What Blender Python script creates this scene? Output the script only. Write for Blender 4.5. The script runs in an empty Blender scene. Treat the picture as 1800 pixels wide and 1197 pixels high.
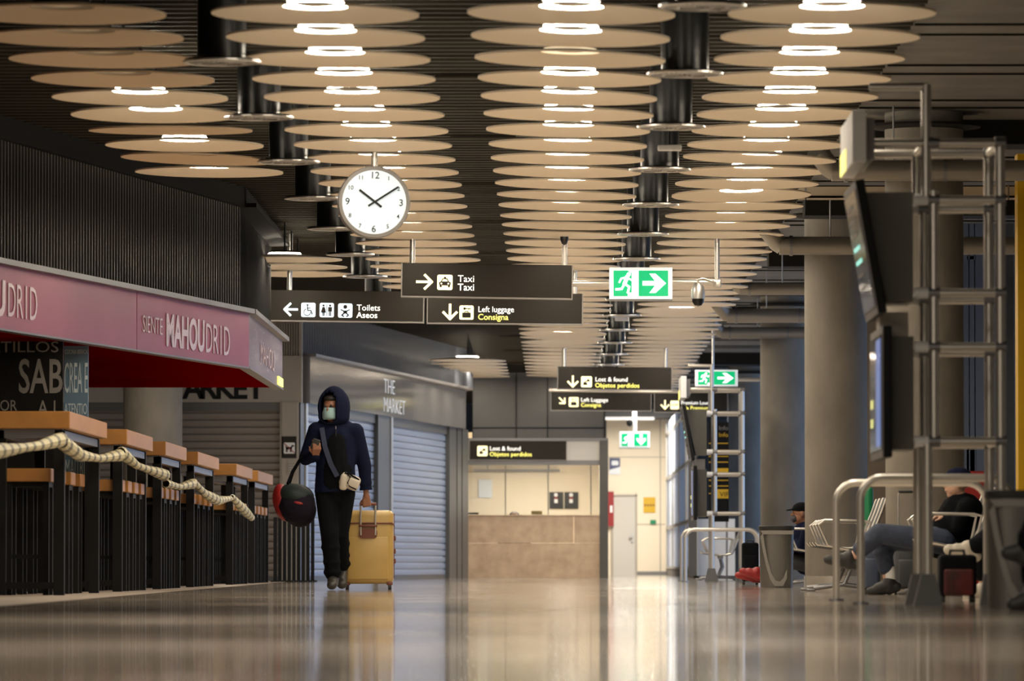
import bpy, bmesh, math, random
from mathutils import Vector, Matrix, Euler
random.seed(7)
C = bpy.context.scene.collection
SC = bpy.context.scene
R = math.radians
PI = math.pi

# ---------------------------------------------------------------- camera
CAMH = 0.235
F = 10000.0                       # focal length in pixels of the 1800 px frame (a 200 mm lens)
pitch = math.atan((992 - 598.5) / F)
yaw = math.atan((979 - 900) / F)
cd = bpy.data.cameras.new('camera')
cam = bpy.data.objects.new('camera', cd); C.objects.link(cam)
cd.sensor_width = 36.0; cd.sensor_fit = 'HORIZONTAL'; cd.lens = 200.0
cd.clip_start = 0.1; cd.clip_end = 400
cam.location = (0, 0, CAMH)
cam.rotation_euler = Euler((PI / 2 + pitch, 0, yaw), 'XYZ')
cd.dof.use_dof = True; cd.dof.focus_distance = 55.0; cd.dof.aperture_fstop = 4.5
SC.camera = cam
CM = Euler((PI / 2 + pitch, 0, yaw), 'XYZ').to_matrix()

# ---------------------------------------------------------------- world, exposure
w = bpy.data.worlds.new('daylight'); SC.world = w; w.use_nodes = True
bg = w.node_tree.nodes['Background']
bg.inputs[0].default_value = (0.50, 0.68, 1.0, 1); bg.inputs[1].default_value = 1.9
SC.view_settings.view_transform = 'Standard'; SC.view_settings.look = 'None'
SC.view_settings.gamma = 1.0; SC.view_settings.use_curve_mapping = False
SC.view_settings.exposure = 0.0
SC.cycles.use_denoising = True
SC.cycles.max_bounces = 10; SC.cycles.diffuse_bounces = 5; SC.cycles.glossy_bounces = 4
SC.cycles.sample_clamp_indirect = 6
LAMP = 105.0                       # radiance of the ceiling lamp rings

def ceiling_lamp_panel(x, y, z, sx, sy, e, col=(1, .88, .72)):
    l = bpy.data.lights.new('hall_light', 'AREA'); l.shape = 'RECTANGLE'; l.size = sx; l.size_y = sy
    l.energy = e; l.color = col
    o = bpy.data.objects.new('hall_light', l); C.objects.link(o); o.location = (x, y, z)
    return o
# the ceiling lamps of the stretch of hall above and behind the camera
for yy in (8, 16, 24):
    ceiling_lamp_panel(-1, yy, 3.45, 6, 2, 290)
ceiling_lamp_panel(-5.2, 70, 3.85, 2.5, 10, 300)      # lamps over the shop passage
ceiling_lamp_panel(1.8, 119, 3.6, 1.4, 5, 620, (1, .93, .82))   # lamp added to brighten the end wall and partition

# ---------------------------------------------------------------- coordinates
def P(px, py, d):
    v = CM @ Vector((px - 900, 598.5 - py, -F))
    k = d / v.y
    return Vector((v.x * k, d, CAMH + v.z * k))
def px2x(px, d, py=900): return P(px, py, d).x
def py2z(py, d, px=979): return P(px, py, d).z

# ---------------------------------------------------------------- materials
MATS = {}
def mat(name, col, rough=.6, metal=0.0, emit=0.0, ecol=None, spec=.5, noise=0.0, nscale=6.0, bump=0.0, bscale=40.0, col2=None, stretch=None, coat=0.0):
    if name in MATS: return MATS[name]
    m = bpy.data.materials.new(name); m.use_nodes = True
    nt = m.node_tree; b = nt.nodes['Principled BSDF']
    b.inputs['Base Color'].default_value = (*col, 1)
    b.inputs['Roughness'].default_value = rough
    b.inputs['Metallic'].default_value = metal
    b.inputs['Specular IOR Level'].default_value = spec
    if coat: b.inputs['Coat Weight'].default_value = coat; b.inputs['Coat Roughness'].default_value = .1
    if emit:
        b.inputs['Emission Color'].default_value = (*(ecol or col), 1)
        b.inputs['Emission Strength'].default_value = emit
    tc = None
    def coords():
        t = nt.nodes.new('ShaderNodeTexCoord'); mp = nt.nodes.new('ShaderNodeMapping')
        nt.links.new(t.outputs['Object'], mp.inputs['Vector'])
        if stretch: mp.inputs['Scale'].default_value = stretch
        return mp.outputs[0]
    if noise or col2:
        tc = coords()
        n = nt.nodes.new('ShaderNodeTexNoise'); n.inputs['Scale'].default_value = nscale; n.inputs['Detail'].default_value = 6
        nt.links.new(tc, n.inputs['Vector'])
        r = nt.nodes.new('ShaderNodeValToRGB')
        c2 = col2 or tuple(c * (1 - noise) for c in col)
        c1 = col if col2 else tuple(min(1, c * (1 + noise * .5)) for c in col)
        r.color_ramp.elements[0].position = .35; r.color_ramp.elements[1].position = .68
        r.color_ramp.elements[0].color = (*c2, 1); r.color_ramp.elements[1].color = (*c1, 1)
        nt.links.new(n.outputs[0], r.inputs[0]); nt.links.new(r.outputs[0], b.inputs['Base Color'])
    if bump:
        tc = tc or coords()
        n2 = nt.nodes.new('ShaderNodeTexNoise'); n2.inputs['Scale'].default_value = bscale
        bp = nt.nodes.new('ShaderNodeBump'); bp.inputs['Strength'].default_value = bump; bp.inputs['Distance'].default_value = .02
        nt.links.new(tc, n2.inputs['Vector']); nt.links.new(n2.outputs[0], bp.inputs['Height']); nt.links.new(bp.outputs[0], b.inputs['Normal'])
    MATS[name] = m
    return m

def floor_material():
    m = bpy.data.materials.new('polished_stone'); m.use_nodes = True
    nt = m.node_tree; b = nt.nodes['Principled BSDF']
    t = nt.nodes.new('ShaderNodeTexCoord')
    n = nt.nodes.new('ShaderNodeTexNoise'); n.inputs['Scale'].default_value = 1.3; n.inputs['Detail'].default_value = 8
    nt.links.new(t.outputs['Object'], n.inputs['Vector'])
    r = nt.nodes.new('ShaderNodeValToRGB')
    r.color_ramp.elements[0].color = (.46, .39, .32, 1); r.color_ramp.elements[1].color = (.66, .58, .49, 1)
    nt.links.new(n.outputs[0], r.inputs[0])
    br = nt.nodes.new('ShaderNodeTexBrick'); br.inputs['Scale'].default_value = 1.0; br.offset = 0.0
    br.inputs['Brick Width'].default_value = .9; br.inputs['Row Height'].default_value = .9
    br.inputs['Mortar Size'].default_value = .006
    br.inputs['Color1'].default_value = (1, 1, 1, 1); br.inputs['Color2'].default_value = (.88, .88, .88, 1); br.inputs['Mortar'].default_value = (.7, .7, .68, 1)
    nt.links.new(t.outputs['Object'], br.inputs['Vector'])
    mx = nt.nodes.new('ShaderNodeMixRGB'); mx.blend_type = 'MULTIPLY'; mx.inputs[0].default_value = 1
    nt.links.new(r.outputs[0], mx.inputs[1]); nt.links.new(br.outputs['Color'], mx.inputs[2])
    nt.links.new(mx.outputs[0], b.inputs['Base Color'])
    n3 = nt.nodes.new('ShaderNodeTexNoise'); n3.inputs['Scale'].default_value = .8; n3.inputs['Detail'].default_value = 5
    nt.links.new(t.outputs['Object'], n3.inputs['Vector'])
    mr = nt.nodes.new('ShaderNodeMapRange'); mr.inputs[1].default_value = .3; mr.inputs[2].default_value = .7
    mr.inputs[3].default_value = .04; mr.inputs[4].default_value = .10
    nt.links.new(n3.outputs[0], mr.inputs[0]); nt.links.new(mr.outputs[0], b.inputs['Roughness'])
    b.inputs['Specular IOR Level'].default_value = .38
    return m

M = {}
M['floor'] = floor_material()
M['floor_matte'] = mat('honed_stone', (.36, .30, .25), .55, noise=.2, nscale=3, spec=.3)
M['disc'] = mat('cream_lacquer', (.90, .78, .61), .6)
M['disc_dim'] = mat('cream_lacquer_dimmed', (.66, .50, .33), .6)  # same cream lacquer, colour darkened for discs without their own lamplight
M['ring_on'] = mat('lit_ring', (1, .95, .85), .4, emit=LAMP, ecol=(1, .88, .70))
M['ring_off'] = mat('unlit_ring', (.55, .48, .38), .4)
M['ring_dim'] = mat('dimmed_ring', (.9, .75, .55), .4, emit=1.2, ecol=(1, .78, .5))
M['black'] = mat('black_paint', (.006, .006, .0065), .6, spec=.2)
M['ceil_dark'] = mat('dark_ceiling', (.010, .0085, .006), .9, spec=.2)
M['slat'] = mat('dark_slats', (.024, .019, .012), .7, spec=.2)
M['duct_black'] = mat('black_gloss_duct', (.005, .0055, .006), .3)
M['alu'] = mat('brushed_aluminium', (.55, .54, .52), .36, .85)
M['steel'] = mat('satin_steel_tube', (.66, .63, .58), .34, .8)
M['steel_dark'] = mat('dark_steel', (.22, .22, .23), .4, .8)
M['concrete'] = mat('concrete_column', (.19, .17, .14), .7, noise=.22, nscale=2.5, bump=.2, bscale=14, stretch=(1, 1, .6))
M['conc_ceil'] = mat('concrete_ceiling', (.10, .09, .075), .85, noise=.25, nscale=1.5)
M['sign_black'] = mat('sign_brown_black', (.013, .010, .007), .5, spec=.25)
M['white_lit'] = mat('lit_white', (1, 1, .97), .4, emit=1.0, ecol=(1, .98, .93))
M['cream_lit'] = mat('lit_cream_yellow', (1, .93, .6), .4, emit=.95, ecol=(1, .90, .52))
M['yellow_lit'] = mat('lit_yellow', (1, .95, .2), .4, emit=.9, ecol=(1, .92, .22))
M['blue_lit'] = mat('lit_pale_blue', (.75, .9, 1), .4, emit=.85, ecol=(.72, .88, 1))
M['green_lit'] = mat('lit_green', (0, .3, .12), .3, emit=.68, ecol=(.0, .56, .20))
M['exit_white'] = mat('exit_lit_white', (1, 1, 1), .3, emit=1.15, ecol=(.93, 1, .97))
M['exit_frame'] = mat('exit_frame_white', (.85, .87, .88), .35, emit=.35, ecol=(.85, .95, 1))
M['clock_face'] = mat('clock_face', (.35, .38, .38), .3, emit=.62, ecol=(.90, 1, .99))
M['clock_rim'] = mat('clock_rim', (.20, .19, .185), .5, .2)
M['pink'] = mat('pink_panel', (.235, .045, .085), .42, noise=.15, nscale=.8, spec=.22)
M['pink_light'] = mat('pink_pale_print', (.50, .38, .42), .3)
M['lilac'] = mat('lilac_panel', (.15, .10, .19), .25, noise=.3, nscale=5, stretch=(1, 1, .1))
M['trim'] = mat('grey_trim', (.12, .11, .11), .4, .3)
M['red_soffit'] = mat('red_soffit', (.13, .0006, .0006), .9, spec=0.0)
M['fin'] = mat('aluminium_fins', (.075, .07, .06), .45, .4)
M['fin_back'] = mat('fin_backing', (.0025, .0024, .0023), .9, spec=.1)
M['fin_blue'] = mat('grey_blue_fins', (.11, .12, .145), .4, .4)
M['fascia'] = mat('grey_fascia', (.27, .265, .265), .12, .35)
M['fascia_beige'] = mat('beige_fascia', (.36, .32, .27), .5)
M['shutter'] = mat('galvanised_shutter_daylit', (.27, .34, .48), .36, .3)  # grey metal, with the blue of the window light put into its colour
M['shutter_warm'] = mat('grey_shutter', (.22, .185, .16), .5, .1)
M['pillar_grey'] = mat('grey_cladding', (.085, .085, .083), .4, .2)
M['cream_wall'] = mat('cream_panel_wall', (.78, .68, .52), .6)
M['marble'] = mat('travertine', (.60, .47, .34), .35, col2=(.46, .34, .24), nscale=5, spec=.4)
M['wall_dark'] = mat('grey_bulkhead', (.062, .061, .062), .6)
M['wall_brown'] = mat('brown_cladding', (.13, .095, .06), .6, noise=.1)
M['wall_blue'] = mat('blue_grey_panel', (.085, .10, .125), .5)
M['door'] = mat('grey_door', (.52, .49, .44), .5)
M['wood'] = mat('varnished_wood', (.42, .19, .045), .4, noise=.10, nscale=3, stretch=(3, .5, 3))
M['wood_pale'] = mat('worn_wood', (.50, .36, .26), .5, noise=.2, nscale=8, stretch=(6, 1, 6))
M['tape'] = mat('cream_tape', (.50, .45, .27), .5)
M['tape_dark'] = mat('dark_tape_stripe', (.12, .11, .07), .5)
M['tape_yellow'] = mat('yellow_tape', (.75, .55, .12), .5)
M['board'] = mat('menu_black', (.005, .0045, .0045), .6, spec=.15)
M['board_text'] = mat('chalk_lettering', (.20, .19, .175), .7, spec=.2)
M['board_blue'] = mat('blue_menu_panel', (.13, .22, .32), .4)
M['blue_text'] = mat('pale_blue_lettering', (.62, .74, .80), .5)
M['meat'] = mat('printed_ham', (.45, .06, .04), .5, col2=(.55, .28, .2), nscale=9)
M['navy'] = mat('navy_cloth', (.0055, .008, .026), .9, spec=.1)
M['black_cloth'] = mat('black_cloth', (.0035, .004, .0055), .9, spec=.1)
M['skin'] = mat('skin', (.27, .12, .07), .5)
M['skin_pale'] = mat('pale_skin', (.55, .32, .22), .5)
M['hair'] = mat('dark_hair', (.012, .009, .007), .6)
M['mask'] = mat('surgical_mask', (.30, .47, .49), .7)
M['white_cloth'] = mat('off_white_fabric', (.52, .47, .39), .6)
M['case_yellow'] = mat('mustard_shell', (.46, .31, .10), .32, noise=.06, spec=.5)
M['case_brown'] = mat('brown_leather_trim', (.13, .035, .02), .5)
M['rubber'] = mat('black_rubber', (.015, .015, .015), .6)
M['red'] = mat('red_fabric', (.26, .008, .009), .5)
M['teal'] = mat('dark_teal_fabric', (.004, .014, .014), .7)
M['plum'] = mat('dark_plum_fabric', (.008, .006, .013), .85, spec=.15)
M['denim'] = mat('denim', (.030, .042, .075), .8, noise=.2, nscale=30)
M['charcoal'] = mat('charcoal_fabric', (.035, .036, .04), .7)
M['case_blue'] = mat('slate_blue_shell', (.035, .05, .09), .5)
M['case_grey'] = mat('graphite_shell', (.05, .055, .06), .5)
M['shoe'] = mat('dark_leather', (.03, .027, .024), .45)
M['shoe_sole'] = mat('pale_rubber_sole', (.60, .52, .38), .6)
M['white'] = mat('white_paint', (.8, .8, .8), .5)
M['screen'] = mat('screen_glass', (.05, .06, .08), .08)
M['screen_rows'] = mat('screen_rows', (.3, .9, .8), .3, emit=.8, ecol=(.35, .85, .75))
M['screen_blue'] = mat('screen_blue', (.12, .2, .5), .2, emit=.35, ecol=(.3, .42, .9))
M['screen_amber'] = mat('screen_amber', (.8, .8, .3), .3, emit=.8, ecol=(.85, .85, .3))
M['case_housing'] = mat('grey_housing', (.10, .095, .08), .5, .2)
M['yellow'] = mat('yellow_panel', (.60, .36, .005), .45)
M['bin'] = mat('bin_steel', (.17, .165, .155), .35, .75)
M['bin_light'] = mat('bin_light_band', (.27, .255, .235), .35, .3)
M['green'] = mat('green_panel', (.01, .22, .09), .4)
M['cable_tray'] = mat('cable_tray', (.45, .37, .27), .5, .3)
M['duct'] = mat('galvanised_duct', (.27, .25, .22), .4, .6)
M['blue_print'] = mat('navy_print', (.03, .04, .12), .4)
M['panel_white'] = mat('frosted_white_panel', (.86, .88, .9), .4)
M['paper'] = mat('paper', (.72, .76, .8), .7)
M['posters'] = mat('poster_black', (.03, .03, .03), .4)

def glass_mat(name, tint=(.9, .95, 1), gl=.08, clear=True):
    m = bpy.data.materials.new(name); m.use_nodes = True; nt = m.node_tree; nt.nodes.clear()
    o = nt.nodes.new('ShaderNodeOutputMaterial'); t = nt.nodes.new('ShaderNodeBsdfTransparent'); g = nt.nodes.new('ShaderNodeBsdfGlossy')
    mx = nt.nodes.new('ShaderNodeMixShader'); mx.inputs[0].default_value = gl
    t.inputs[0].default_value = (*tint, 1); g.inputs['Roughness'].default_value = .05
    nt.links.new(t.outputs[0], mx.inputs[1]); nt.links.new(g.outputs[0], mx.inputs[2]); nt.links.new(mx.outputs[0], o.inputs[0])
    return m
M['glass'] = glass_mat('clear_glass')
def translucent(name, col):
    m = bpy.data.materials.new(name); m.use_nodes = True; nt = m.node_tree; nt.nodes.clear()
    o = nt.nodes.new('ShaderNodeOutputMaterial'); t = nt.nodes.new('ShaderNodeBsdfTranslucent'); g = nt.nodes.new('ShaderNodeBsdfDiffuse')
    mx = nt.nodes.new('ShaderNodeMixShader'); mx.inputs[0].default_value = .45
    t.inputs[0].default_value = (*col, 1); g.inputs[0].default_value = (*col, 1)
    nt.links.new(t.outputs[0], mx.inputs[1]); nt.links.new(g.outputs[0], mx.inputs[2]); nt.links.new(mx.outputs[0], o.inputs[0])
    return m
M['frosted'] = translucent('frosted_glass', (.95, .97, 1))

# ---------------------------------------------------------------- object helpers
def link(o, parent=None):
    C.objects.link(o)
    if parent: o.parent = parent
    return o
def tag(o, label, cat, group=None):
    o['label'] = label; o['category'] = cat
    if group: o['group'] = group
    return o
def thing(name, label, cat, loc=(0, 0, 0), rotz=0, group=None):
    o = bpy.data.objects.new(name, None); C.objects.link(o)
    o.empty_display_size = .1
    o.location = loc; o.rotation_euler = (0, 0, rotz)
    return tag(o, label, cat, group)
def root_loc(o):
    while o.parent: o = o.parent
    return o.location.copy()
def dup(o, parent=None):
    c = o.copy(); C.objects.link(c)
    if parent: c.parent = parent
    for ch in [x for x in o.children]: dup(ch, c)
    return c

class MB:
    def __init__(s): s.bm = bmesh.new(); s.mi = 0
    def _f(s, vs):
        try:
            f = s.bm.faces.new(vs); f.material_index = s.mi; return f
        except ValueError: return None
    def box(s, a, b):
        x0, y0, z0 = [min(p, q) for p, q in zip(a, b)]; x1, y1, z1 = [max(p, q) for p, q in zip(a, b)]
        v = [s.bm.verts.new(p) for p in ((x0, y0, z0), (x1, y0, z0), (x1, y1, z0), (x0, y1, z0), (x0, y0, z1), (x1, y0, z1), (x1, y1, z1), (x0, y1, z1))]
        for q in ((0, 3, 2, 1), (4, 5, 6, 7), (0, 1, 5, 4), (1, 2, 6, 5), (2, 3, 7, 6), (3, 0, 4, 7)): s._f([v[i] for i in q])
        return s
    def obox(s, c, size, rot=(0, 0, 0), taper=1.0):
        m = Matrix.Translation(c) @ Euler(rot).to_matrix().to_4x4()
        hx, hy, hz = size[0] / 2, size[1] / 2, size[2] / 2
        v = []
        for z in (-hz, hz):
            k = taper if z > 0 else 1
            for x, y in ((-hx, -hy), (hx, -hy), (hx, hy), (-hx, hy)): v.append(s.bm.verts.new(m @ Vector((x * k, y * k, z))))
        for q in ((0, 3, 2, 1), (4, 5, 6, 7), (0, 1, 5, 4), (1, 2, 6, 5), (2, 3, 7, 6), (3, 0, 4, 7)): s._f([v[i] for i in q])
        return s
    def rbox(s, c, size, r=.02, rot=(0, 0, 0), seg=3):
        """box with rounded edges"""
        b = bmesh.new(); bmesh.ops.create_cube(b, size=1)
        for v in b.verts: v.co = Vector((v.co.x * size[0], v.co.y * size[1], v.co.z * size[2]))
        bmesh.ops.bevel(b, geom=list(b.edges) + list(b.verts), offset=min(r, min(size) * .49), segments=seg, affect='EDGES', profile=.5)
        m = Matrix.Translation(c) @ Euler(rot).to_matrix().to_4x4()
        mp = {v: s.bm.verts.new(m @ v.co) for v in b.verts}
        for f in b.faces: s._f([mp[v] for v in f.verts])
        b.free(); return s
    def quad(s, a, b, c, d):
        s._f([s.bm.verts.new(p) for p in (a, b, c, d)]); return s
    def loft(s, rings, cap=True, closed=True):
        vr = [[s.bm.verts.new(p) for p in r] for r in rings]
        n = len(rings[0])
        for a, b in zip(vr, vr[1:]):
            for i in range(n if closed else n - 1):
                s._f([a[i], a[(i + 1) % n], b[(i + 1) % n], b[i]])
        if cap and closed:
            s._f(list(reversed(vr[0]))); s._f(vr[-1])
        return s
    def tube(s, pts, r, n=12, cap=True, radii=None, alt=None):
        pts = [Vector(p) for p in pts]
        rings = []; prev = None
        for i, p in enumerate(pts):
            if i == 0: t = pts[1] - p
            elif i == len(pts) - 1: t = p - pts[i - 1]
            else: t = (pts[i + 1] - p).normalized() + (p - pts[i - 1]).normalized()
            t.normalize()
            if prev is None:
                u = t.orthogonal().normalized()
            else:
                u = (prev - t * prev.dot(t)).normalized()
            prev = u; v = t.cross(u)
            rr = radii[i] if radii else r
            rings.append([p + (u * math.cos(2 * PI * k / n) + v * math.sin(2 * PI * k / n)) * rr for k in range(n)])
        if alt:
            vr = [[s.bm.verts.new(q) for q in rg] for rg in rings]
            for j, (a, b) in enumerate(zip(vr, vr[1:])):
                s.mi = alt[j % len(alt)]
                for i in range(n): s._f([a[i], a[(i + 1) % n], b[(i + 1) % n], b[i]])
            s.mi = 0
        else: s.loft(rings, cap)
        return s
    def lathe(s, prof, c=(0, 0, 0), n=40, axis='z', cap=False):
        c = Vector(c); rings = []
        for r, h in prof:
            ring = []
            for k in range(n):
                a = 2 * PI * k / n; x, y = r * math.cos(a), r * math.sin(a)
                p = Vector((x, y, h)) if axis == 'z' else (Vector((x, -h, y)) if axis == 'y' else Vector((h, x, y)))
                ring.append(c + p)
            rings.append(ring)
        s.loft(rings, cap); return s
    def cyl(s, a, b, r, n=24, r2=None):
        return s.tube([a, b], r, n, radii=[r, r2 if r2 is not None else r])
    def poly(s, pts, o=(0, 0, 0), k=1.0, t=.004, kz=None):
        """2-D outline in x-z extruded towards -y"""
        kz = kz or k
        o = Vector(o)
        A = [s.bm.verts.new(o + Vector((x * k, -t, z * kz))) for x, z in pts]
        B = [s.bm.verts.new(o + Vector((x * k, 0, z * kz))) for x, z in pts]
        s._f(A); s._f(list(reversed(B))); n = len(pts)
        for i in range(n): s._f([A[i], B[i], B[(i + 1) % n], A[(i + 1) % n]])
        return s
    def line(s, pts, wd, o=(0, 0, 0), k=1.0, t=.004):
        for (x0, z0), (x1, z1) in zip(pts, pts[1:]):
            dx, dz = x1 - x0, z1 - z0; L = math.hypot(dx, dz) or 1; nx, nz = -dz / L * wd / 2, dx / L * wd / 2
            ex, ez = dx / L * wd * .3, dz / L * wd * .3
            s.poly([(x0 + nx - ex, z0 + nz - ez), (x0 - nx - ex, z0 - nz - ez), (x1 - nx + ex, z1 - nz + ez), (x1 + nx + ex, z1 + nz + ez)], o, k, t)
        return s
    def circ(s, cx, cz, r, o=(0, 0, 0), k=1.0, t=.004, n=20):
        return s.poly([(cx + r * math.cos(2 * PI * i / n), cz + r * math.sin(2 * PI * i / n)) for i in range(n)], o, k, t)
    def rrect(s, x0, z0, x1, z1, r, o=(0, 0, 0), k=1.0, t=.004):
        pts = []
        for cx, cz, a0 in ((x1 - r, z1 - r, 0), (x0 + r, z1 - r, 90), (x0 + r, z0 + r, 180), (x1 - r, z0 + r, 270)):
            for j in range(5): a = R(a0 + j * 22.5); pts.append((cx + r * math.cos(a), cz + r * math.sin(a)))
        return s.poly(pts, o, k, t)
    def build(s, name, m, parent=None, world=False, smooth=False, bevel=0, fix=True):
        if fix: bmesh.ops.recalc_face_normals(s.bm, faces=s.bm.faces)
        if world and parent:
            bmesh.ops.translate(s.bm, verts=s.bm.verts, vec=-root_loc(parent))
        me = bpy.data.meshes.new(name); s.bm.to_mesh(me); s.bm.free()
        for mm in (m if isinstance(m, (list, tuple)) else [m]): me.materials.append(mm)
        if smooth:
            me.polygons.foreach_set('use_smooth', [True] * len(me.polygons))
        o = bpy.data.objects.new(name, me); link(o, parent)
        if smooth:
            try: me.set_sharp_from_angle(angle=R(40))
            except Exception: pass
        if bevel:
            b = o.modifiers.new('bevel', 'BEVEL'); b.width = bevel; b.segments = 2; b.limit_method = 'ANGLE'
        return o
def struct(o):
    o['kind'] = 'structure'; return o

def text(s, size, loc, m, parent, name='lettering', align='LEFT', rotz=0, sx=1.0, weight=0.0, rotx=0, depth=.002):
    cu = bpy.data.curves.new('t', 'FONT'); cu.body = s; cu.size = size; cu.align_x = align; cu.extrude = depth; cu.offset = weight; cu.resolution_u = 3
    tmp = bpy.data.objects.new('t', cu); C.objects.link(tmp)
    bpy.context.view_layer.update()
    me = bpy.data.meshes.new_from_object(tmp)
    bpy.data.objects.remove(tmp); bpy.data.curves.remove(cu)
    me.transform(Matrix.Translation(Vector(loc)) @ Matrix.Rotation(rotz, 4, 'Z') @ Matrix.Rotation(PI / 2, 4, 'X') @ Matrix.Diagonal((sx, 1, 1, 1)))
    me.materials.clear(); me.materials.append(m); me.name = name
    o = bpy.data.objects.new(name, me); link(o, parent)
    return o

# ---------------------------------------------------------------- setting
CEIL = 4.10
struct(MB().box((-14, -4, -.2), (8, 135, 0)).build('floor', M['floor']))
# matte stone border under the bar tables
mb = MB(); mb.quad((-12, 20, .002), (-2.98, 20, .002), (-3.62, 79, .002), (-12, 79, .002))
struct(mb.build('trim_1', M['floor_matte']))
struct(MB().box((-14, -4, CEIL), (2.5, 135, CEIL + .2)).build('ceiling', M['ceil_dark']))
mb = MB(); mb.box((2.45, -4, 3.95), (8, 135, CEIL + .2))
struct(mb.build('ceiling_concrete', M['conc_ceil']))
mb = MB()
y = 22.0
for yy in [v * 3.2 + 32.6 for v in range(30)]:
    mb.box((2.46, yy, 3.935), (8, yy + .025, 3.951)); mb.box((2.46, yy + .75, 3.935), (8, yy + .775, 3.951))
struct(mb.build('trim_2', M['ceil_dark']))
# transverse ceiling slats above the discs
mb = MB(); y = 28.0
i = 0
while y < 128:
    mb.box((-4.6, y, 3.86), (2.4, y + .05, 3.93)); y += .3
for x in (-2.9, -.66, -.3, .7, 2.2):
    mb.box((x, 28, 3.93), (x + .06, 128, 4.0))
for y in range(30, 128, 6):
    mb.tube([(-.9, y, 3.84), (-.35, y, 3.84)], .012, 6)
struct(mb.build('trim_3', M['slat']))
struct(MB().box((-14, -4.2, 0), (8, -4, 4.3)).build('wall_back', M['cream_wall']))
struct(MB().box((-14.2, -4, 0), (-14, 135, 4.3)).build('wall_left', M['wall_dark']))
struct(MB().box((-14, 134, 0), (8, 134.3, 4.3)).build('wall_front', M['wall_dark']))
# right glass front with mullions
mb = MB()
mb.box((7.6, -4, 0), (7.9, 135, .25)); mb.box((7.6, -4, 3.55), (7.9, 135, 4.3))
mb.box((7.6, -4, .2), (7.9, 58, 3.6))       # unseen stretch closed solid to keep blue daylight off the near end
for y in range(59, 135, 3): mb.box((7.65, y, .25), (7.8, y + .12, 3.55))
struct(mb.build('wall_right', M['steel_dark']))
struct(MB().box((7.70, 58, .25), (7.72, 135, 3.55)).build('window_1', M['glass']))

# ---------------------------------------------------------------- ceiling discs
DISC_R = .61; ZD = 3.457; D0 = 33.27; DS = 1.495
def disc_meshes():
    rise = .068; rh = .19
    zc = lambda r: rise * (1 - r / DISC_R)
    prof = [(DISC_R, 0.012), (DISC_R, 0.0), (DISC_R * .97, zc(DISC_R * .97) - .001), (.45, zc(.45)), (.3, zc(.3)), (rh, zc(rh)), (rh, zc(rh) + .012), (.45, zc(.45) + .012), (DISC_R, .012)]
    m1 = MB().lathe(prof, n=56)
    z0 = zc(rh)
    m2 = MB().lathe([(rh - .004, z0 + .004), (.17, z0 + .022), (.13, z0 + .020)], n=40)
    m3 = MB().lathe([(.131, z0 + .016), (.08, z0 + .006), (.002, z0 + .003)], n=32)
    m4 = MB().lathe([(.002, z0 + .05), (.15, z0 + .05), (.17, z0 + .035), (.17, z0 + .031), (.002, z0 + .031)], n=24)
    m4.cyl((0, 0, z0 + .04), (0, 0, 4.10 - ZD), .010, 8)
    return m1, m2, m3, m4
def make_disc(kind):
    m1, m2, m3, m4 = disc_meshes()
    t = bpy.data.objects.new('ceiling_disc_lamp', None); C.objects.link(t); t.empty_display_size = .1
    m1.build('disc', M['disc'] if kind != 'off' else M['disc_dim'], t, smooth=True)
    m2.build('lamp_ring', {'on': M['ring_on'], 'off': M['ring_off'], 'dim': M['ring_dim']}[kind], t, smooth=True)
    m3.build('centre_cap', M['disc'], t, smooth=True)
    m4.build('housing', M['black'], t, smooth=True)
    return t
proto = {k: None for k in ('on', 'off', 'dim')}
COLS = [(-2.885, 'leftmost column', set(range(-1, 10)) | {18, 19, 20}),
        (-1.418, 'column over the clock', set(range(0, 23)) | set(range(38, 46))),
        (.084, 'column above the taxi sign', set(range(-1, 46))),
        (1.614, 'rightmost column', set(range(-1, 49)))]
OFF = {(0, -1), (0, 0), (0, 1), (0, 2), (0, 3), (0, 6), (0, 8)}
DIM = {(2, 2), (2, 14)}
TILT = {(3, 8): (.4, 1.9), (3, 11): (-1.7, -.6), (0, 8): (.0, 2.0), (0, 6): (1.6, 0.2), (3, 26): (-2.2, -1.2), (2, 31): (-2.2, .8), (0, 5): (-.8, .2), (2, 33): (-1.2, 0), (3, 31): (-.9, 1.1), (3, 41): (-.5, 1.6)}
def ordn(k):
    s = 'th' if 10 <= k % 100 <= 20 else {1: 'st', 2: 'nd', 3: 'rd'}.get(k % 10, 'th')
    return '%d%s' % (k, s)
for ci, (cx, cname, ns) in enumerate(COLS):
    k = 0
    for n in sorted(ns):
        y = D0 + DS * n
        zoff = 0
        if ci == 0 and n < 18: cx_ = cx + .03 * (n - 4) * .15
        else: cx_ = cx
        if CAMH + 0 and (F * (ZD - CAMH) / y) > 1002: continue
        k += 1
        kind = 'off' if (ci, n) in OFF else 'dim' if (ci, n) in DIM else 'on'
        if proto[kind] is None:
            t = proto[kind] = make_disc(kind)
        else: t = dup(proto[kind])
        t.location = (cx_, y, ZD)
        rx = random.uniform(-.25, .25); ry = {0: .6, 1: .5, 2: 1.1, 3: .1}[ci] + random.uniform(-.3, .3)
        if (ci, n) in TILT: rx, ry = TILT[(ci, n)]
        t.rotation_euler = (R(rx), R(ry), 0)
        lit = {'on': 'lit', 'off': 'unlit', 'dim': 'dimly lit'}[kind]
        tag(t, '%s cream ceiling disc, %s from front in the %s' % (lit, ordn(k), cname), 'ceiling lamp', 'round disc lamps under the ceiling')

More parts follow.
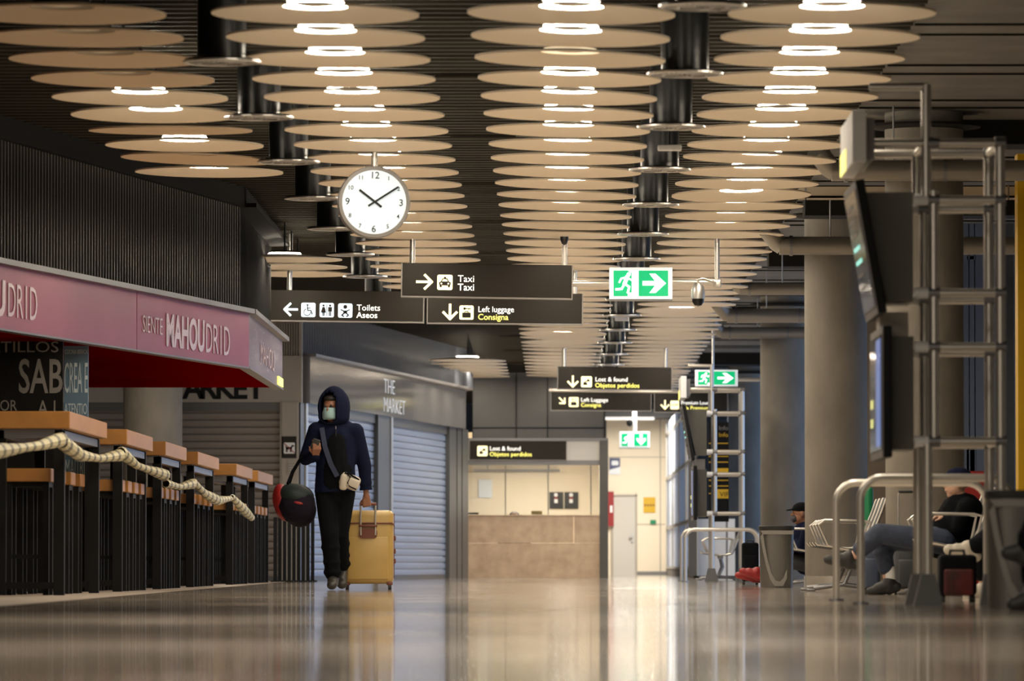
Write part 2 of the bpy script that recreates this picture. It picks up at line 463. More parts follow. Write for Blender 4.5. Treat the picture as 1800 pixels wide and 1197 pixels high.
# round air diffusers under black ducts
def make_diffuser():
    t = bpy.data.objects.new('air_diffuser', None); C.objects.link(t); t.empty_display_size = .1
    m = MB(); m.lathe([(.25, .012), (.25, 0), (.225, -.004), (.22, 0), (.22, .012)], n=40)
    m.lathe([(.15, .01), (.15, -.004), (.135, -.006), (.13, .01)], n=32)
    for k in range(28):
        a = 2 * PI * k / 28
        m.obox((.178 * math.cos(a), .178 * math.sin(a), .002), (.075, .012, .006), (0, 0, a + .35))
    for k in range(14):
        a = 2 * PI * k / 14
        m.obox((.08 * math.cos(a), .08 * math.sin(a), .0), (.08, .010, .006), (0, 0, a + .35))
    m.build('diffuser_grille', M['alu'], t)
    MB().cyl((0, 0, .02), (0, 0, 4.1 - ZD), .155, 32).build('duct', M['duct_black'], t, smooth=True)
    MB().lathe([(.002, .010), (.238, .010), (.238, .022), (.15, .03)], n=32).build('backing_plate', M['black'], t)
    return t
dproto = None
for x, side, ys in ((-2.12, 'between the two left disc columns', [0, 1, 2, 3, 4, 5, 6, 7]), (.83, 'between the two right disc columns', list(range(-1, 16)))):
    k = 0
    for j in ys:
        y = 36.8 + 4.485 * j - (0 if x > 0 else .7)
        if x < 0: y = 35.9 + 4.485 * j
        if F * (ZD - .06 - CAMH) / y > 1000: continue
        k += 1
        if dproto is None: t = dproto = make_diffuser()
        else: t = dup(dproto)
        t.location = (x, y, ZD - .05)
        tag(t, 'round slotted air diffuser on black duct, %s from front %s' % (ordn(k), side), 'air vent', 'round air diffusers between disc columns')
for px, py, w_, d in ((1177, 260, 42, 43.5), (1093, 559, 25, 73.5)):
    p = P(px, py, d); s_ = F / d
    t = thing('emergency_light', 'small white box light between disc columns, %s' % ('the nearer of two' if py < 300 else 'the farther of two'), 'light', p)
    MB().rbox((0, 0, 0), (w_ / s_, .1, 10 / s_), .01).build('light_body', M['white'], t)
    MB().cyl((0, 0, .02), (0, 0, 4.10 - p.z), .01, 8).build('stem', M['black'], t)

# ---------------------------------------------------------------- hanging signs
def post(m, x, y, z0, z1, r=.028): m.cyl((x, y, z0), (x, y, z1), r, 16)
def arrow_line(m, o, k, ang, wd=.17):
    a = R(ang); ca, sa = math.cos(a), math.sin(a)
    def rt(pts): return [(.5 + (x - .5) * ca - (z - .5) * sa, .5 + (x - .5) * sa + (z - .5) * ca) for x, z in pts]
    m.line(rt([(0.0, .5), (.96, .5)]), wd, o, k); m.line(rt([(.52, .95), (.98, .5), (.52, .05)]), wd, o, k, .0045)
def pic_taxi(m, o, k):
    m.poly([(.14, .30), (.86, .30), (.88, .50), (.76, .56), (.66, .76), (.34, .76), (.24, .56), (.12, .50)], o, k, .007)
    m.poly([(.42, .76), (.58, .76), (.56, .86), (.44, .86)], o, k, .007)
    m.poly([(.17, .18), (.30, .18), (.30, .3), (.17, .3)], o, k, .007); m.poly([(.70, .18), (.83, .18), (.83, .3), (.70, .3)], o, k, .007)
def pic_taxi_win(m, o, k):
    m.poly([(.31, .56), (.69, .56), (.62, .70), (.38, .70)], o, k, .009); m.circ(.27, .42, .06, o, k, .009); m.circ(.73, .42, .06, o, k, .009)
def pic_locker(m, o, k):
    m.rrect(.2, .14, .8, .5, .06, o, k, .007); m.line([(.38, .5), (.38, .58), (.62, .58), (.62, .5)], .05, o, k, .007)
    m.circ(.36, .78, .09, o, k, .007); m.line([(.42, .78), (.78, .78), (.78, .70)], .05, o, k, .007); m.line([(.66, .78), (.66, .71)], .05, o, k, .007)
def pic_wc(m, o, k):
    for cx, skirt in ((.27, True), (.73, False)):
        m.circ(cx, .82, .08, o, k, .007)
        if skirt: m.poly([(cx - .08, .72), (cx + .08, .72), (cx + .19, .32), (cx - .19, .32)], o, k, .007)
        else: m.poly([(cx - .14, .72), (cx + .14, .72), (cx + .14, .4), (cx - .14, .4)], o, k, .007)
        m.poly([(cx - .08, .4), (cx - .01, .4), (cx - .01, .08), (cx - .08, .08)], o, k, .007); m.poly([(cx + .01, .4), (cx + .08, .4), (cx + .08, .08), (cx + .01, .08)], o, k, .007)
    m.poly([(.48, .06), (.52, .06), (.52, .94), (.48, .94)], o, k, .007)
def pic_wheel(m, o, k):
    m.circ(.44, .84, .07, o, k, .007)
    m.line([(.44, .74), (.46, .46), (.68, .46), (.78, .2)], .08, o, k, .007); m.line([(.45, .62), (.64, .62)], .06, o, k, .007)
    m.line([(.42 + .24 * math.cos(R(a)), .34 + .24 * math.sin(R(a))) for a in range(110, 361, 25)], .055, o, k, .007)
def pic_baby(m, o, k):
    m.circ(.5, .76, .14, o, k, .007); m.line([(.2, .56), (.5, .42), (.8, .56)], .08, o, k, .007)
    m.poly([(.36, .5), (.64, .5), (.64, .28), (.36, .28)], o, k, .007); m.line([(.4, .3), (.26, .18), (.4, .08)], .09, o, k, .007); m.line([(.6, .3), (.74, .18), (.6, .08)], .09, o, k, .007)
def pic_lost(m, o, k):
    m.rrect(.2, .2, .56, .44, .04, o, k, .007); m.line([(.3, .46), (.8, .66)], .07, o, k, .007); m.poly([(.44, .52), (.82, .52), (.66, .82)], o, k, .007)
def pic_vip(m, o, k):
    m.line([(.12, .62), (.24, .38), (.36, .62)], .06, o, k, .007); m.line([(.5, .62), (.5, .38)], .07, o, k, .007); m.line([(.65, .36), (.65, .62), (.85, .62), (.85, .5), (.65, .5)], .06, o, k, .007)

def board_sign(name, label, px0, px1, py0, py1, d, roll, items, group, posts=(), bar_to=None, t_=.09):
    """items: (type, px, py, size_px, material, data)"""
    c = P((px0 + px1) / 2, (py0 + py1) / 2, d); s_ = F / d
    W_ = (px1 - px0) / s_; H_ = (py1 - py0) / s_
    t = thing(name, label, 'sign', c, 0, group)
    t.rotation_euler = (0, R(roll), 0)
    m = MB().box((-W_ / 2, 0, -H_ / 2), (W_ / 2, t_, H_ / 2)); m.build('sign_panel', M['sign_black'], t, bevel=.004)
    m = MB(); m.box((-W_ / 2 - .012, -.006, -H_ / 2 - .015), (W_ / 2 + .012, t_ + .006, -H_ / 2)); m.box((W_ / 2, -.006, -H_ / 2), (W_ / 2 + .012, t_ + .006, H_ / 2)); m.box((-W_ / 2 - .012, -.006, -H_ / 2), (-W_ / 2, t_ + .006, H_ / 2))
    m.build('edge_frame', M['clock_rim'], t)
    for px in posts:
        m = MB(); post(m, (px - (px0 + px1) / 2) / s_, t_ / 2, H_ / 2, 4.10 - c.z); m.build('hanger_post', M['steel'], t, smooth=True)
    for it in items:
        ty, px, py, sz, mt = it[:5]
        lx = (px - (px0 + px1) / 2) / s_; lz = ((py0 + py1) / 2 - py) / s_; k = sz / s_
        o = (lx - k / 2, 0, lz - k / 2)
        if ty == 'arrow':
            m = MB(); arrow_line(m, o, k, it[5]); m.build('arrow', mt, t)
        elif ty == 'icon':
            m = MB(); m.rrect(0, 0, 1, 1, .12, o, k, .004); ic = m.build('pictogram', mt, t)
            m = MB(); it[5](m, o, k); q = m.build('symbol', M['sign_black'], ic)
            if it[5] is pic_taxi:
                m = MB(); pic_taxi_win(m, o, k); m.build('symbol_detail', mt, ic)
        else:
            text(it[5], k, (lx, -.003, lz - k * .33), mt, t, weight=k * .006 * ((it[6] if len(it) > 6 else .6) - .4), sx=(it[7] if len(it) > 7 else 1.0))
    return t
CY, WH, YL, BL = M['cream_lit'], M['white_lit'], M['yellow_lit'], M['blue_lit']
DT = D0 + DS * 15.5
board_sign('hanging_sign', 'brown hanging sign reading Taxi with right arrow and taxi pictogram', 707, 1005, 464, 522, DT, .9,
    [('arrow', 746, 497, 27, CY, 0), ('icon', 782, 497.5, 27, CY, pic_taxi), ('t', 804.5, 490.5, 17, WH, 'Taxi'), ('t', 804.5, 505.5, 17, WH, 'Taxi', 1.8)],
    'overhead wayfinding signs', posts=(724, 992))
D2_ = D0 + DS * 19.5
board_sign('hanging_sign', 'brown hanging sign reading Toilets Aseos with left arrow, edge behind dark wall', 474, 744, 511, 564, D2_, .7,
    [('arrow', 511, 545, 23, BL, 180), ('icon', 542, 545.5, 25, BL, pic_wheel), ('icon', 574.5, 545.5, 25, BL, pic_wc), ('icon', 607, 546, 25, BL, pic_baby),
     ('t', 627, 540.5, 15, WH, 'Toilets'), ('t', 627, 553.5, 15, WH, 'Aseos', 1.6)],
    'overhead wayfinding signs', posts=(508,))
board_sign('hanging_sign', 'brown hanging sign reading Left luggage Consigna with down arrow', 752, 1023, 515, 568, D2_, .5,
    [('arrow', 791, 549, 26, CY, -90), ('icon', 820, 550, 25, CY, pic_locker), ('t', 840, 544, 14.5, WH, 'Left luggage', .5, .93), ('t', 840, 557.5, 14.5, YL, 'Consigna', 1.8)],
    'overhead wayfinding signs', posts=(768, 1010))
DL = D0 + DS * 35
board_sign('hanging_sign', 'far brown hanging sign reading Lost & found Objetos perdidos with down arrow', 981, 1180, 645, 684, DL - .75, .5,
    [('arrow', 1007, 671, 19, CY, -90), ('icon', 1031, 671.5, 19, CY, pic_lost), ('t', 1046, 667, 11, WH, 'Lost & found', 1), ('t', 1046, 677.5, 11, YL, 'Objetos perdidos', 1.6)],
    'overhead wayfinding signs', posts=(991, 1170))
DL2 = 97.0
board_sign('hanging_sign', 'far brown hanging sign reading Left Luggage Consigna with diagonal arrow', 969, 1144, 686, 721, DL2, .4,
    [('arrow', 988, 704.5, 14, CY, -45), ('icon', 1008.5, 707, 17, CY, pic_locker), ('t', 1021, 703, 9.6, WH, 'Left Luggage', 1), ('t', 1021, 712, 9.6, YL, 'Consigna', 1.8)],
    'overhead wayfinding signs', posts=(1148,))
board_sign('hanging_sign', 'far brown hanging sign reading Premium Lounge Sala Premium, right of the luggage sign', 1151, 1278, 690, 724, DL2, .2,
    [('arrow', 1169, 711.5, 15, CY, -90), ('icon', 1186, 712, 15, CY, pic_vip), ('t', 1197, 708, 9, WH, 'Premium Lounge', .8, .93), ('t', 1197, 717, 9, YL, 'Sala Premium', 1.6)],
    'overhead wayfinding signs', posts=())
m = MB(); a = P(965, 686, DL2); b = P(1215, 689, DL2); m.cyl(a, b, .03, 12)
o = m.build('sign_rail', M['steel'], None, smooth=True); tag(o, 'grey steel rail carrying the two far lower signs', 'rail')

def runner(m, o, k):
    m.circ(.60, .88, .09, o, k, .008)
    m.line([(.54, .78), (.42, .48)], .17, o, k, .008)
    m.line([(.56, .72), (.76, .62), (.84, .70)], .08, o, k, .008); m.line([(.50, .76), (.28, .70), (.20, .54)], .08, o, k, .008)
    m.line([(.44, .48), (.62, .34), (.56, .10)], .10, o, k, .008); m.line([(.42, .48), (.30, .26), (.06, .24)], .10, o, k, .008)
def exit_sign(name, label, px0, px1, py0, py1, d, down=False, roll=0):
    c = P((px0 + px1) / 2, (py0 + py1) / 2, d); s_ = F / d; W_ = (px1 - px0) / s_; H_ = (py1 - py0) / s_
    t = thing(name, label, 'exit sign', c, 0, 'green exit signs')
    MB().box((-W_ / 2, 0, -H_ / 2), (W_ / 2, .1, H_ / 2)).build('sign_frame', M['exit_frame'], t, bevel=.006)
    iw, ih = W_ * .865, H_ * .80
    MB().box((-iw / 2, -.004, -ih / 2), (iw / 2, .0, ih / 2)).build('green_panel', M['green_lit'], t)
    m = MB(); k = ih * .92
    runner(m, (-iw / 2 + iw * .02, -.004, -k / 2), k)
    dx = -iw / 2 + iw * .26
    m.poly([(0, .0), (.0, .14), (.18, .14), (.18, .9), (.0, 1.0), (.5, 1.0), (.5, 0)], (dx, -.004, -ih / 2), ih * .85, .003, ih)
    if down:
        c2 = iw * .25; u = ih
        m.poly([(-.1, .42), (.1, .42), (.1, 0), (.34, .16), (.34, -.04), (0, -.42), (-.34, -.04), (-.34, .16), (-.1, 0)], (c2, -.004, 0), u, .004)
    else:
        x0 = iw * .03
        m.poly([(0, -.09), (.48, -.09), (.26, -.38), (.50, -.38), (.90, 0), (.50, .38), (.26, .38), (.48, .09), (0, .09)], (x0, -.004, 0), ih * 1.0 / 1.0 * (iw * .43 / (ih * .9)), .004, ih)
    m.build('running_man_and_arrow', M['exit_white'], t)
    m = MB().box((-W_ / 2, 0, -H_ / 2 - .015), (W_ / 2, .1, -H_ / 2)); m.build('bottom_edge', M['steel_dark'], t)
    return t, c, W_, H_, s_
DE = D0 + DS * 15.5
t, c, W_, H_, s_ = exit_sign('exit_sign', 'large green exit sign with right arrow, beside the taxi sign', 1071, 1182, 470, 526, DE)
m = MB(); m.cyl((-(1126 - 1006) / s_, .05, .0), (-W_ / 2, .05, 0), .03, 12); m.cyl((W_ / 2, .05, .02), ((1256 - 1126) / s_, .05, .01), .03, 12)
m.build('cross_bar', M['steel'], t, smooth=True)
m = MB(); post(m, (1261 - 1126.5) / s_, .05, -.02, 4.10 - c.z, .026); m.rbox(((1261 - 1126.5) / s_, .05, 0), (.08, .08, .08), .01); m.build('hanger_post', M['steel'], t, smooth=True)
t, c, W_, H_, s_ = exit_sign('exit_sign', 'far green exit sign with right arrow behind the far steel frame', 1222, 1297, 650, 679, 84.5)
m = MB(); m.cyl((-.05, .12, .12), (-.05, .12, 4.10 - c.z), .02, 10); m.cyl((W_ / 2, .05, -.02), ((1336 - 1260) / s_, .05, -.02), .03, 10); m.build('hanger_post', M['steel'], t)
t, c, W_, H_, s_ = exit_sign('exit_sign', 'small green exit sign with down arrow in front of the cream wall', 1089, 1142, 759, 787, 117, down=True)
m = MB(); m.cyl((.0, .05, H_ / 2), (.0, .05, 4.10 - c.z), .045, 12); m.build('hanger_post', M['white'], t, smooth=True)
m = MB(); m.lathe([(.001, -.08), (.05, -.06), (.075, 0), (.06, .06), (.001, .08)], (-.10, -.02, H_ / 2 + .18), n=16); m.build('camera_dome', M['black'], t, smooth=True)

# security cameras
def dome_cam(label, px, py, d, r, ztop):
    c = P(px, py, d)
    t = thing('security_camera', label, 'camera', c)
    MB().lathe([(.001, .10), (r, .10), (r * 1.05, .03), (r * .95, .0), (.001, .0)], n=28).build('camera_body', M['white'], t, smooth=True)
    MB().lathe([(r * .72, .0), (r * .7, -.03), (r * .45, -.07), (.001, -.085)], n=28).build('dome', M['duct_black'], t, smooth=True)
    MB().cyl((0, 0, .1), (0, 0, ztop - c.z), .012, 10).build('stem', M['steel'], t)
dome_cam('white dome camera at the top of the taxi sign right post', 992, 416, DT - .25, .058, 4.10)
c = P(1227, 520, DE - .1)
t = thing('security_camera', 'grey hanging ball camera right of the large exit sign', 'camera', c)
MB().lathe([(.001, .13), (.03, .13), (.06, .09), (.068, .03), (.066, -.03), (.001, -.03)], n=28).build('camera_body', M['alu'], t, smooth=True)
MB().lathe([(.06, -.03), (.058, -.06), (.035, -.095), (.001, -.105)], n=28).build('dome', M['duct_black'], t, smooth=True)
m = MB(); m.tube([(0, 0, .12), (0, 0, .16), (.05, .02, .17), ((1258 - 1227) / 175, .08, .13)], .012, 8); m.build('bracket', M['steel'], t, smooth=True)

# ---------------------------------------------------------------- clock
DC = D0 + DS * 7.5
c = P(658, 355, DC); s_ = F / DC
t = thing('wall_clock', 'round white hanging clock with grey rim showing ten past ten', 'clock', c, 0)
t.rotation_euler = (0, R(1.2), R(6))
ro = 63.5 / s_; ri = 57 / s_
MB().lathe([(.001, -.16), (ro * .96, -.16), (ro, -.14), (ro, -.01), (ro * .985, .0), (ri, .004), (ri * .99, -.004), (ri * .99, -.03)], axis='y', n=72).build('rim', M['clock_rim'], t, smooth=True)
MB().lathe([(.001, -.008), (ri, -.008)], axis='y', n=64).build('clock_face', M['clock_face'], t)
for hnum in range(1, 13):
    a = R(90 - 30 * hnum); big = hnum % 3 == 0
    rr = (.83 if big else .86) * ri; sz = (17 if big else 10.5) / s_
    text(str(hnum), sz, (rr * math.cos(a), -.0, rr * math.sin(a) - sz * .34), M['black'], t, name='numeral', align='CENTER', depth=.0015, weight=.0004)
cx0, cz0 = 0.0, 0.0
m = MB(); m.line([(12 / s_, -8 / s_), (-26 / s_, 20 / s_)], 4.2 / s_, (0, -.006, 0), 1, .003); m.build('hour_hand', M['black'], t)
m = MB(); m.line([(-10 / s_, -7 / s_), (41 / s_, 27 / s_)], 3.6 / s_, (0, -.010, 0), 1, .003); m.build('minute_hand', M['black'], t)
m = MB(); m.cyl((0, .08, ro * .98), (0, .08, 4.10 - c.z), .026, 16); m.build('hanger_post', M['steel'], t, smooth=True)

# ---------------------------------------------------------------- left: finned wall, pink canopy
A0 = Vector((-979 * 45.9 / F, 45.9)); A1 = Vector((-549 * 54.8 / F, 54.8)); A2 = Vector((-3.01, 61.5))
dirA = (A1 - A0).normalized(); A_ = A0 - dirA * 24         # runs on past the frame
def fins(p, q, z0, z1, n, mfin, mback, name, depth=.06, wd=.016, off=.0):
    p = Vector(p); q = Vector(q); u = (q - p).normalized(); nrm = Vector((u.y, -u.x))   # towards the aisle (+x)
    L = (q - p).length
    m = MB(); ang = math.atan2(u.y, u.x)
    for k in range(n + 1):
        c_ = p + u * (L * k / n) + nrm * (depth / 2 + off)
        m.obox((c_.x, c_.y, (z0 + z1) / 2), (wd, depth, z1 - z0), (0, 0, ang))
    fo = m.build(name, mfin)
    m = MB(); c_ = (p + q) / 2 - nrm * .05
    m.obox((c_.x, c_.y, (z0 + z1) / 2), (L, .1, z1 - z0), (0, 0, ang))
    bo = m.build('backing_panel', mback, fo)
    struct(fo); return fo
in_ = Vector((-.12, 0))
fins(A_ + in_, A1 + in_, 2.60, 3.70, 330, M['fin'], M['fin_back'], 'wall_left_fins', .07, .012)
fins(A1 + in_, A2 + in_, 2.55, 3.70, 60, M['fin_back'], M['fin_back'], 'wall_corner_fins', .03, .05)
m = MB()   # dark header above the fins and soffit over the shop
for p, q in ((A_, A1), (A1, A2)):
    u = (q - p).normalized(); ang = math.atan2(u.y, u.x); c_ = (p + q) / 2 + in_ * .6; m.obox((c_.x, c_.y, 3.82), ((q - p).length + .1, .16, .28), (0, 0, ang))
m.box((-9, 54.8, 3.68), (-2.9, 61.6, 3.72)); m.box((-9, 61.5, 3.0), (-3.1, 61.6, 3.7))
m.box((-9, 58, 3.90), (-2.53, 65.2, 4.10))
struct(m.build('trim_4', M['fin_back']))

ZC0, ZC1 = 2.135, 2.650
canopy = thing('shop_canopy', 'pink illuminated shop canopy with pale lettering and a dark red underside', 'canopy', (A0.x, A0.y, ZC0))
def strip(p, q, z0, z1, th, mt, name, off=0.0):
    u = (q - p).normalized(); nrm = Vector((u.y, -u.x)); c_ = (p + q) / 2 + nrm * off; m = MB()
    m.obox((c_.x, c_.y, (z0 + z1) / 2), ((q - p).length, th, z1 - z0), (0, 0, math.atan2(u.y, u.x)))
    return m.build(name, mt, canopy, world=True)
sp = A0 + (A1 - A0) * ((226 * .0 + 45.9 + .0) * 0 + .495)
strip(A_, sp - dirA * .01, ZC0, ZC1, .08, M['pink'], 'front_panel'); strip(sp + dirA * .01, A1, ZC0, ZC1, .08, M['pink'], 'front_panel')
strip(A1, A2, ZC0, ZC1, .08, M['lilac'], 'end_panel')
m = MB()
for p, q in ((A_, A1), (A1, A2)):
    u = (q - p).normalized(); nrm = Vector((u.y, -u.x)); c_ = (p + q) / 2; ang = math.atan2(u.y, u.x)
    m.obox((c_.x, c_.y, ZC1 + .02), ((q - p).length + .12, .22, .045), (0, 0, ang)); m.obox((c_.x, c_.y, ZC0 - .008), ((q - p).length + .05, .1, .016), (0, 0, ang))
m.build('edge_trim', M['trim'], canopy, world=True)
m = MB(); z = ZC0 + .012
m.loft([[(A_.x, A_.y, z), (A1.x, A1.y, z), (A2.x, A2.y, z), (-9, 61.5, z), (-9, A_.y, z)], [(A_.x, A_.y, z + .05), (A1.x, A1.y, z + .05), (A2.x, A2.y, z + .05), (-9, 61.5, z + .05), (-9, A_.y, z + .05)]])
m.build('red_soffit', M['red_soffit'], canopy, world=True)
angA = math.atan2(dirA.y, dirA.x); nA = Vector((dirA.y, -dirA.x)) * .045
def on_A(px):   # point on the canopy line seen at image column px
    k = (px - 979) / F
    # A0 + t*dirA ; x = k*y
    t_ = (k * A0.y - A0.x) / (dirA.x - k * dirA.y)
    return A0 + dirA * t_
def ctext(s, px0, px1, z, zs, mt, weight):
    p = on_A(px0); q = on_A(px1); L = (q - p).length
    o = text(s, zs, (0, 0, 0), mt, canopy, weight=weight, depth=.003)
    xs = [v.co.x for v in o.data.vertices]; wd = max(xs) - min(xs); x0 = min(xs)
    o.data.transform(Matrix.Translation(Vector((p.x + nA.x, p.y + nA.y, z)) - root_loc(canopy)) @ Matrix.Rotation(angA, 4, 'Z') @ Matrix.Diagonal((L / wd, 1, 1, 1)) @ Matrix.Translation((-x0, 0, 0)))
ctext('SIENTE', 241, 276, 2.30, .22, M['pink_light'], -.002)
ctext('MAHOU', 283, 350, 2.22, .40, M['pink_light'], .012)
ctext('DR1D', 353, 395, 2.21, .40, M['pink_light'], -.002)
ctext('DR1D', 3, 54, 2.24, .40, M['pink_light'], -.002)
ctext('MAHOU', -130, -2, 2.24, .40, M['pink_light'], .012)
# small print and yellow mark on the end panel
o = text('MAHOU', .30, (-3.01 + .045 - canopy.location.x, 56.8 - canopy.location.y, .12), M['pink_light'], canopy, rotz=PI / 2, sx=2.6, weight=-.002)
m = MB(); m.box((-2.97, 60.4, ZC0 + .01), (-2.955, 61.4, ZC0 + .10)); m.build('yellow_mark', M['yellow_lit'], canopy, world=True)

# menu boards
DB = 48.15
def panel(name, label, cat, px0, px1, py0, py1, d, mt, th=.05, group=None, parent=None):
    a = P(px0, py1, d); b = P(px1, py0, d)
    t = thing(name, label, cat, (a.x, d, max(0, a.z)), 0, group)
    MB().box((0, 0, 0), (b.x - a.x, th, b.z - max(0, a.z))).build('board', mt, t)
    return t, F / d, a
def ptext(t, s, px, py, hpx, mt, s_, px0, py1, wpx=None, weight=0.0, y=-.002, align='LEFT'):
    """letters of cap height hpx whose baseline starts at px, py"""
    k = hpx / s_ / .73
    o = text(s, k, (0, 0, 0), mt, t, weight=weight * k, align='LEFT')
    xs = [v.co.x for v in o.data.vertices]; wd = max(xs) - min(xs); x0 = min(xs)
    sx = (wpx / s_ / wd) if wpx else 1
    zb = t.location.z
    p = P(px, py, t.location.y)
    o.data.transform(Matrix.Translation((p.x - t.location.x, y, p.z - zb)) @ Matrix.Diagonal((sx, 1, 1, 1)) @ Matrix.Translation((-x0, 0, 0)))
    return o
t, s_, a = panel('menu_board', 'black menu board with grey chalk lettering and ham picture behind the tables', 'menu board', -130, 111, 600, 1040, DB, M['board'])
ptext(t, 'PLATILLOS', -52, 619, 20, M['board_text'], s_, 0, 0, 155)
ptext(t, 'SABORES', 33, 690, 62, M['board_text'], s_, 0, 0, 140, weight=.012) if False else ptext(t, 'SAB', 33, 690, 62, M['board_text'], s_, 0, 0, 77, weight=.012)
ptext(t, 'POR', -10, 722, 20, M['board_text'], s_, 0, 0, 40)
ptext(t, 'A L', 66, 730, 28, M['board_text'], s_, 0, 0, 40)
ptext(t, 'U PIE', -8, 894, 23, M['board_text'], s_, 0, 0, 56)
m = MB(); k = 1 / s_; x0 = P(-40, 990, DB).x - t.location.x; x1 = P(47, 990, DB).x - t.location.x; z0 = P(0, 988, DB).z; z1 = P(0, 912, DB).z
zl = t.location.z
m.box((x0, -.003, z0 - zl), (x1, 0, z1 - zl)); m.build('ham_picture', M['fascia_beige'], t)
m = MB(); m.poly([(.1, .05), (.5, .0), (.95, .1), (.98, .55), (.8, .8), (.65, 1.0), (.5, .85), (.3, .95), (.05, .5)], (x0, -.004, z0 - zl), x1 - x0, .003, z1 - z0); m.build('ham_slices', M['meat'], t)
t, s_, a = panel('menu_board', 'narrow blue menu panel with pale lettering, right of the black board', 'menu board', 112, 155, 608, 838, 49.4, M['board_blue'])
ptext(t, 'COCINA IBERICA', 114, 622, 8, M['blue_text'], s_, 0, 0, 40)
ptext(t, 'CREA E', 113, 690, 56, M['blue_text'], s_, 0, 0, 41)
ptext(t, 'ATENTIO', 113, 728, 20, M['blue_text'], s_, 0, 0, 40)
ptext(t, 'MAITRE', 115, 836, 30, M['blue_text'], s_, 0, 0, 37)

# ---------------------------------------------------------------- the Market shops
DM = 79.5
def shutter(name, label, p, q, z1, mt, pitch_=.105, group='closed roller shutters'):
    """corrugated curtain from p to q (x,y), floor to z1; slats bulge to the aisle side"""
    p = Vector(p); q = Vector(q); u = (q - p).normalized(); nrm = Vector((u.y, -u.x))
    t = thing(name, label, 'roller shutter', (p.x, p.y, 0), 0, group)
    prof = []; z = .06
    while z < z1 - .12:
        prof += [(.004, z), (.010, z + .012), (.013, z + pitch_ * .45), (.010, z + pitch_ - .022), (.005, z + pitch_ - .014), (-.022, z + pitch_ - .012), (-.022, z + pitch_ - .002)]
        z += pitch_
    prof.append((0, z))
    m = MB(); m.loft([[(e.x + nrm.x * o_, e.y + nrm.y * o_, z_) for o_, z_ in prof] for e in (p, q)], cap=False, closed=False)
    m.build('curtain', mt, t, world=True)
    m = MB(); c_ = (p + q) / 2; ang = math.atan2(u.y, u.x); L = (q - p).length
    m.obox((c_.x, c_.y, .035), (L, .05, .07), (0, 0, ang)); m.build('bottom_bar', M['pillar_grey'], t, world=True)
    m = MB(); m.obox((c_.x - nrm.x * .02, c_.y - nrm.y * .02, z1 - .05), (L, .12, .14), (0, 0, ang)); m.build('roller_box', M['pillar_grey'], t, world=True)
    return t
# camera-facing shop front
ZL = 2.50; ZF = 3.15
xa = px2x(120, DM); xb = px2x(530, DM)
m = MB(); m.box((-9, DM, ZL), (xb, DM + .3, ZF)); struct(m.build('trim_5', M['fascia_beige']))
m = MB(); m.box((px2x(492, DM), DM - .03, 0), (px2x(524, DM), DM + .3, ZL)); m.box((px2x(495.5, DM), DM - .05, 0), (px2x(497, DM), DM, ZL)); m.box((-9, DM + .1, 0), (px2x(120, DM), DM + .3, ZL))
struct(m.build('trim_6', M['fascia_beige']))
shutter('roller_shutter', 'wide grey-brown roller shutter behind the bar tables, facing the camera', (px2x(100, DM), DM + .06), (px2x(492, DM), DM + .06), ZL, M['shutter_warm'], .10)
o = bpy.data.objects.new('market_lettering', None)
t = thing('shop_lettering', 'large black letters MARKET on the beige lintel above the shutter', 'lettering', (px2x(300, DM), DM, 2.55))
for ch, px in zip('MARKET', (282, 322, 350, 378, 409, 434)):
    k = 38 / (F / DM) / .73
    p = P(px, 700, DM)
    text(ch, k, (p.x - t.location.x, -.004, p.z - 2.55), M['black'], t, name='letter', weight=.012, depth=.004)
# angled shop front
B0 = Vector((px2x(530, 80), 80.0)); B1 = Vector((px2x(818, 96), 96.0)); uB = (B1 - B0).normalized(); nB = Vector((uB.y, -uB.x)); angB = math.atan2(uB.y, uB.x)
def on_B(px, off=0.0):
    k = (px - 979) / F; b = B0 + nB * off
    return b + uB * ((k * b.y - b.x) / (uB.x - k * uB.y))
def bbox_(m, px0, px1, z0, z1, th=.1, off=0.0):
    p = on_B(px0); q = on_B(px1); c_ = (p + q) / 2 + nB * (off - th / 2); m.obox((c_.x, c_.y, (z0 + z1) / 2), ((q - p).length, th, z1 - z0), (0, 0, angB))
m = MB(); bbox_(m, 530, 806, ZL, ZF, .3, .12)
# rounded nose
nose = on_B(806); arc = []
for k in range(9):
    a = R(90 * k / 8); arc.append(nose + nB * (.12 - .5 + .5 * math.cos(a)) + uB * (.55 * math.sin(a)))
inner = [nose - nB * .38 for _ in arc]
m.loft([[(p.x, p.y, z) for p in arc] + [(inner[0].x, inner[0].y, z)] for z in (ZL, ZF)])
o = struct(m.build('trim_7', M['fascia'], smooth=False))
m = MB()
bbox_(m, 528, 808, ZF, ZF + .045, .5, .22)
m.loft([[(p.x + nB.x * .1 + uB.x * .08, p.y + nB.y * .1 + uB.y * .08, z) for p in arc] + [(inner[0].x, inner[0].y, z)] for z in (ZF, ZF + .045)])
struct(m.build('trim_8', M['trim']))
m = MB()
for p0, p1 in ((522, 529), (659, 680), (785, 797), (799, 806), (808, 818)): bbox_(m, p0, p1, 0, ZL, .2, .05)
struct(m.build('trim_9', M['pillar_grey']))
for p0, p1 in ((529.5, 533), (680, 683.5)):
    m = MB(); bbox_(m, p0, p1, 0, ZL, .08, .07); struct(m.build('trim_10', M['alu']))
m = MB(); bbox_(m, 525, 818, 0, ZL, .1, -.3); struct(m.build('wall_market', M['fin_back']))
p, q = on_B(532, -.03), on_B(659, -.03); shutter('roller_shutter', 'pale blue-grey roller shutter directly behind the walking man', p, q, ZL, M['shutter'])
p, q = on_B(683, -.03), on_B(785, -.03); shutter('roller_shutter', 'pale blue-grey roller shutter right of the walking man, under THE MARKET', p, q, ZL, M['shutter'])
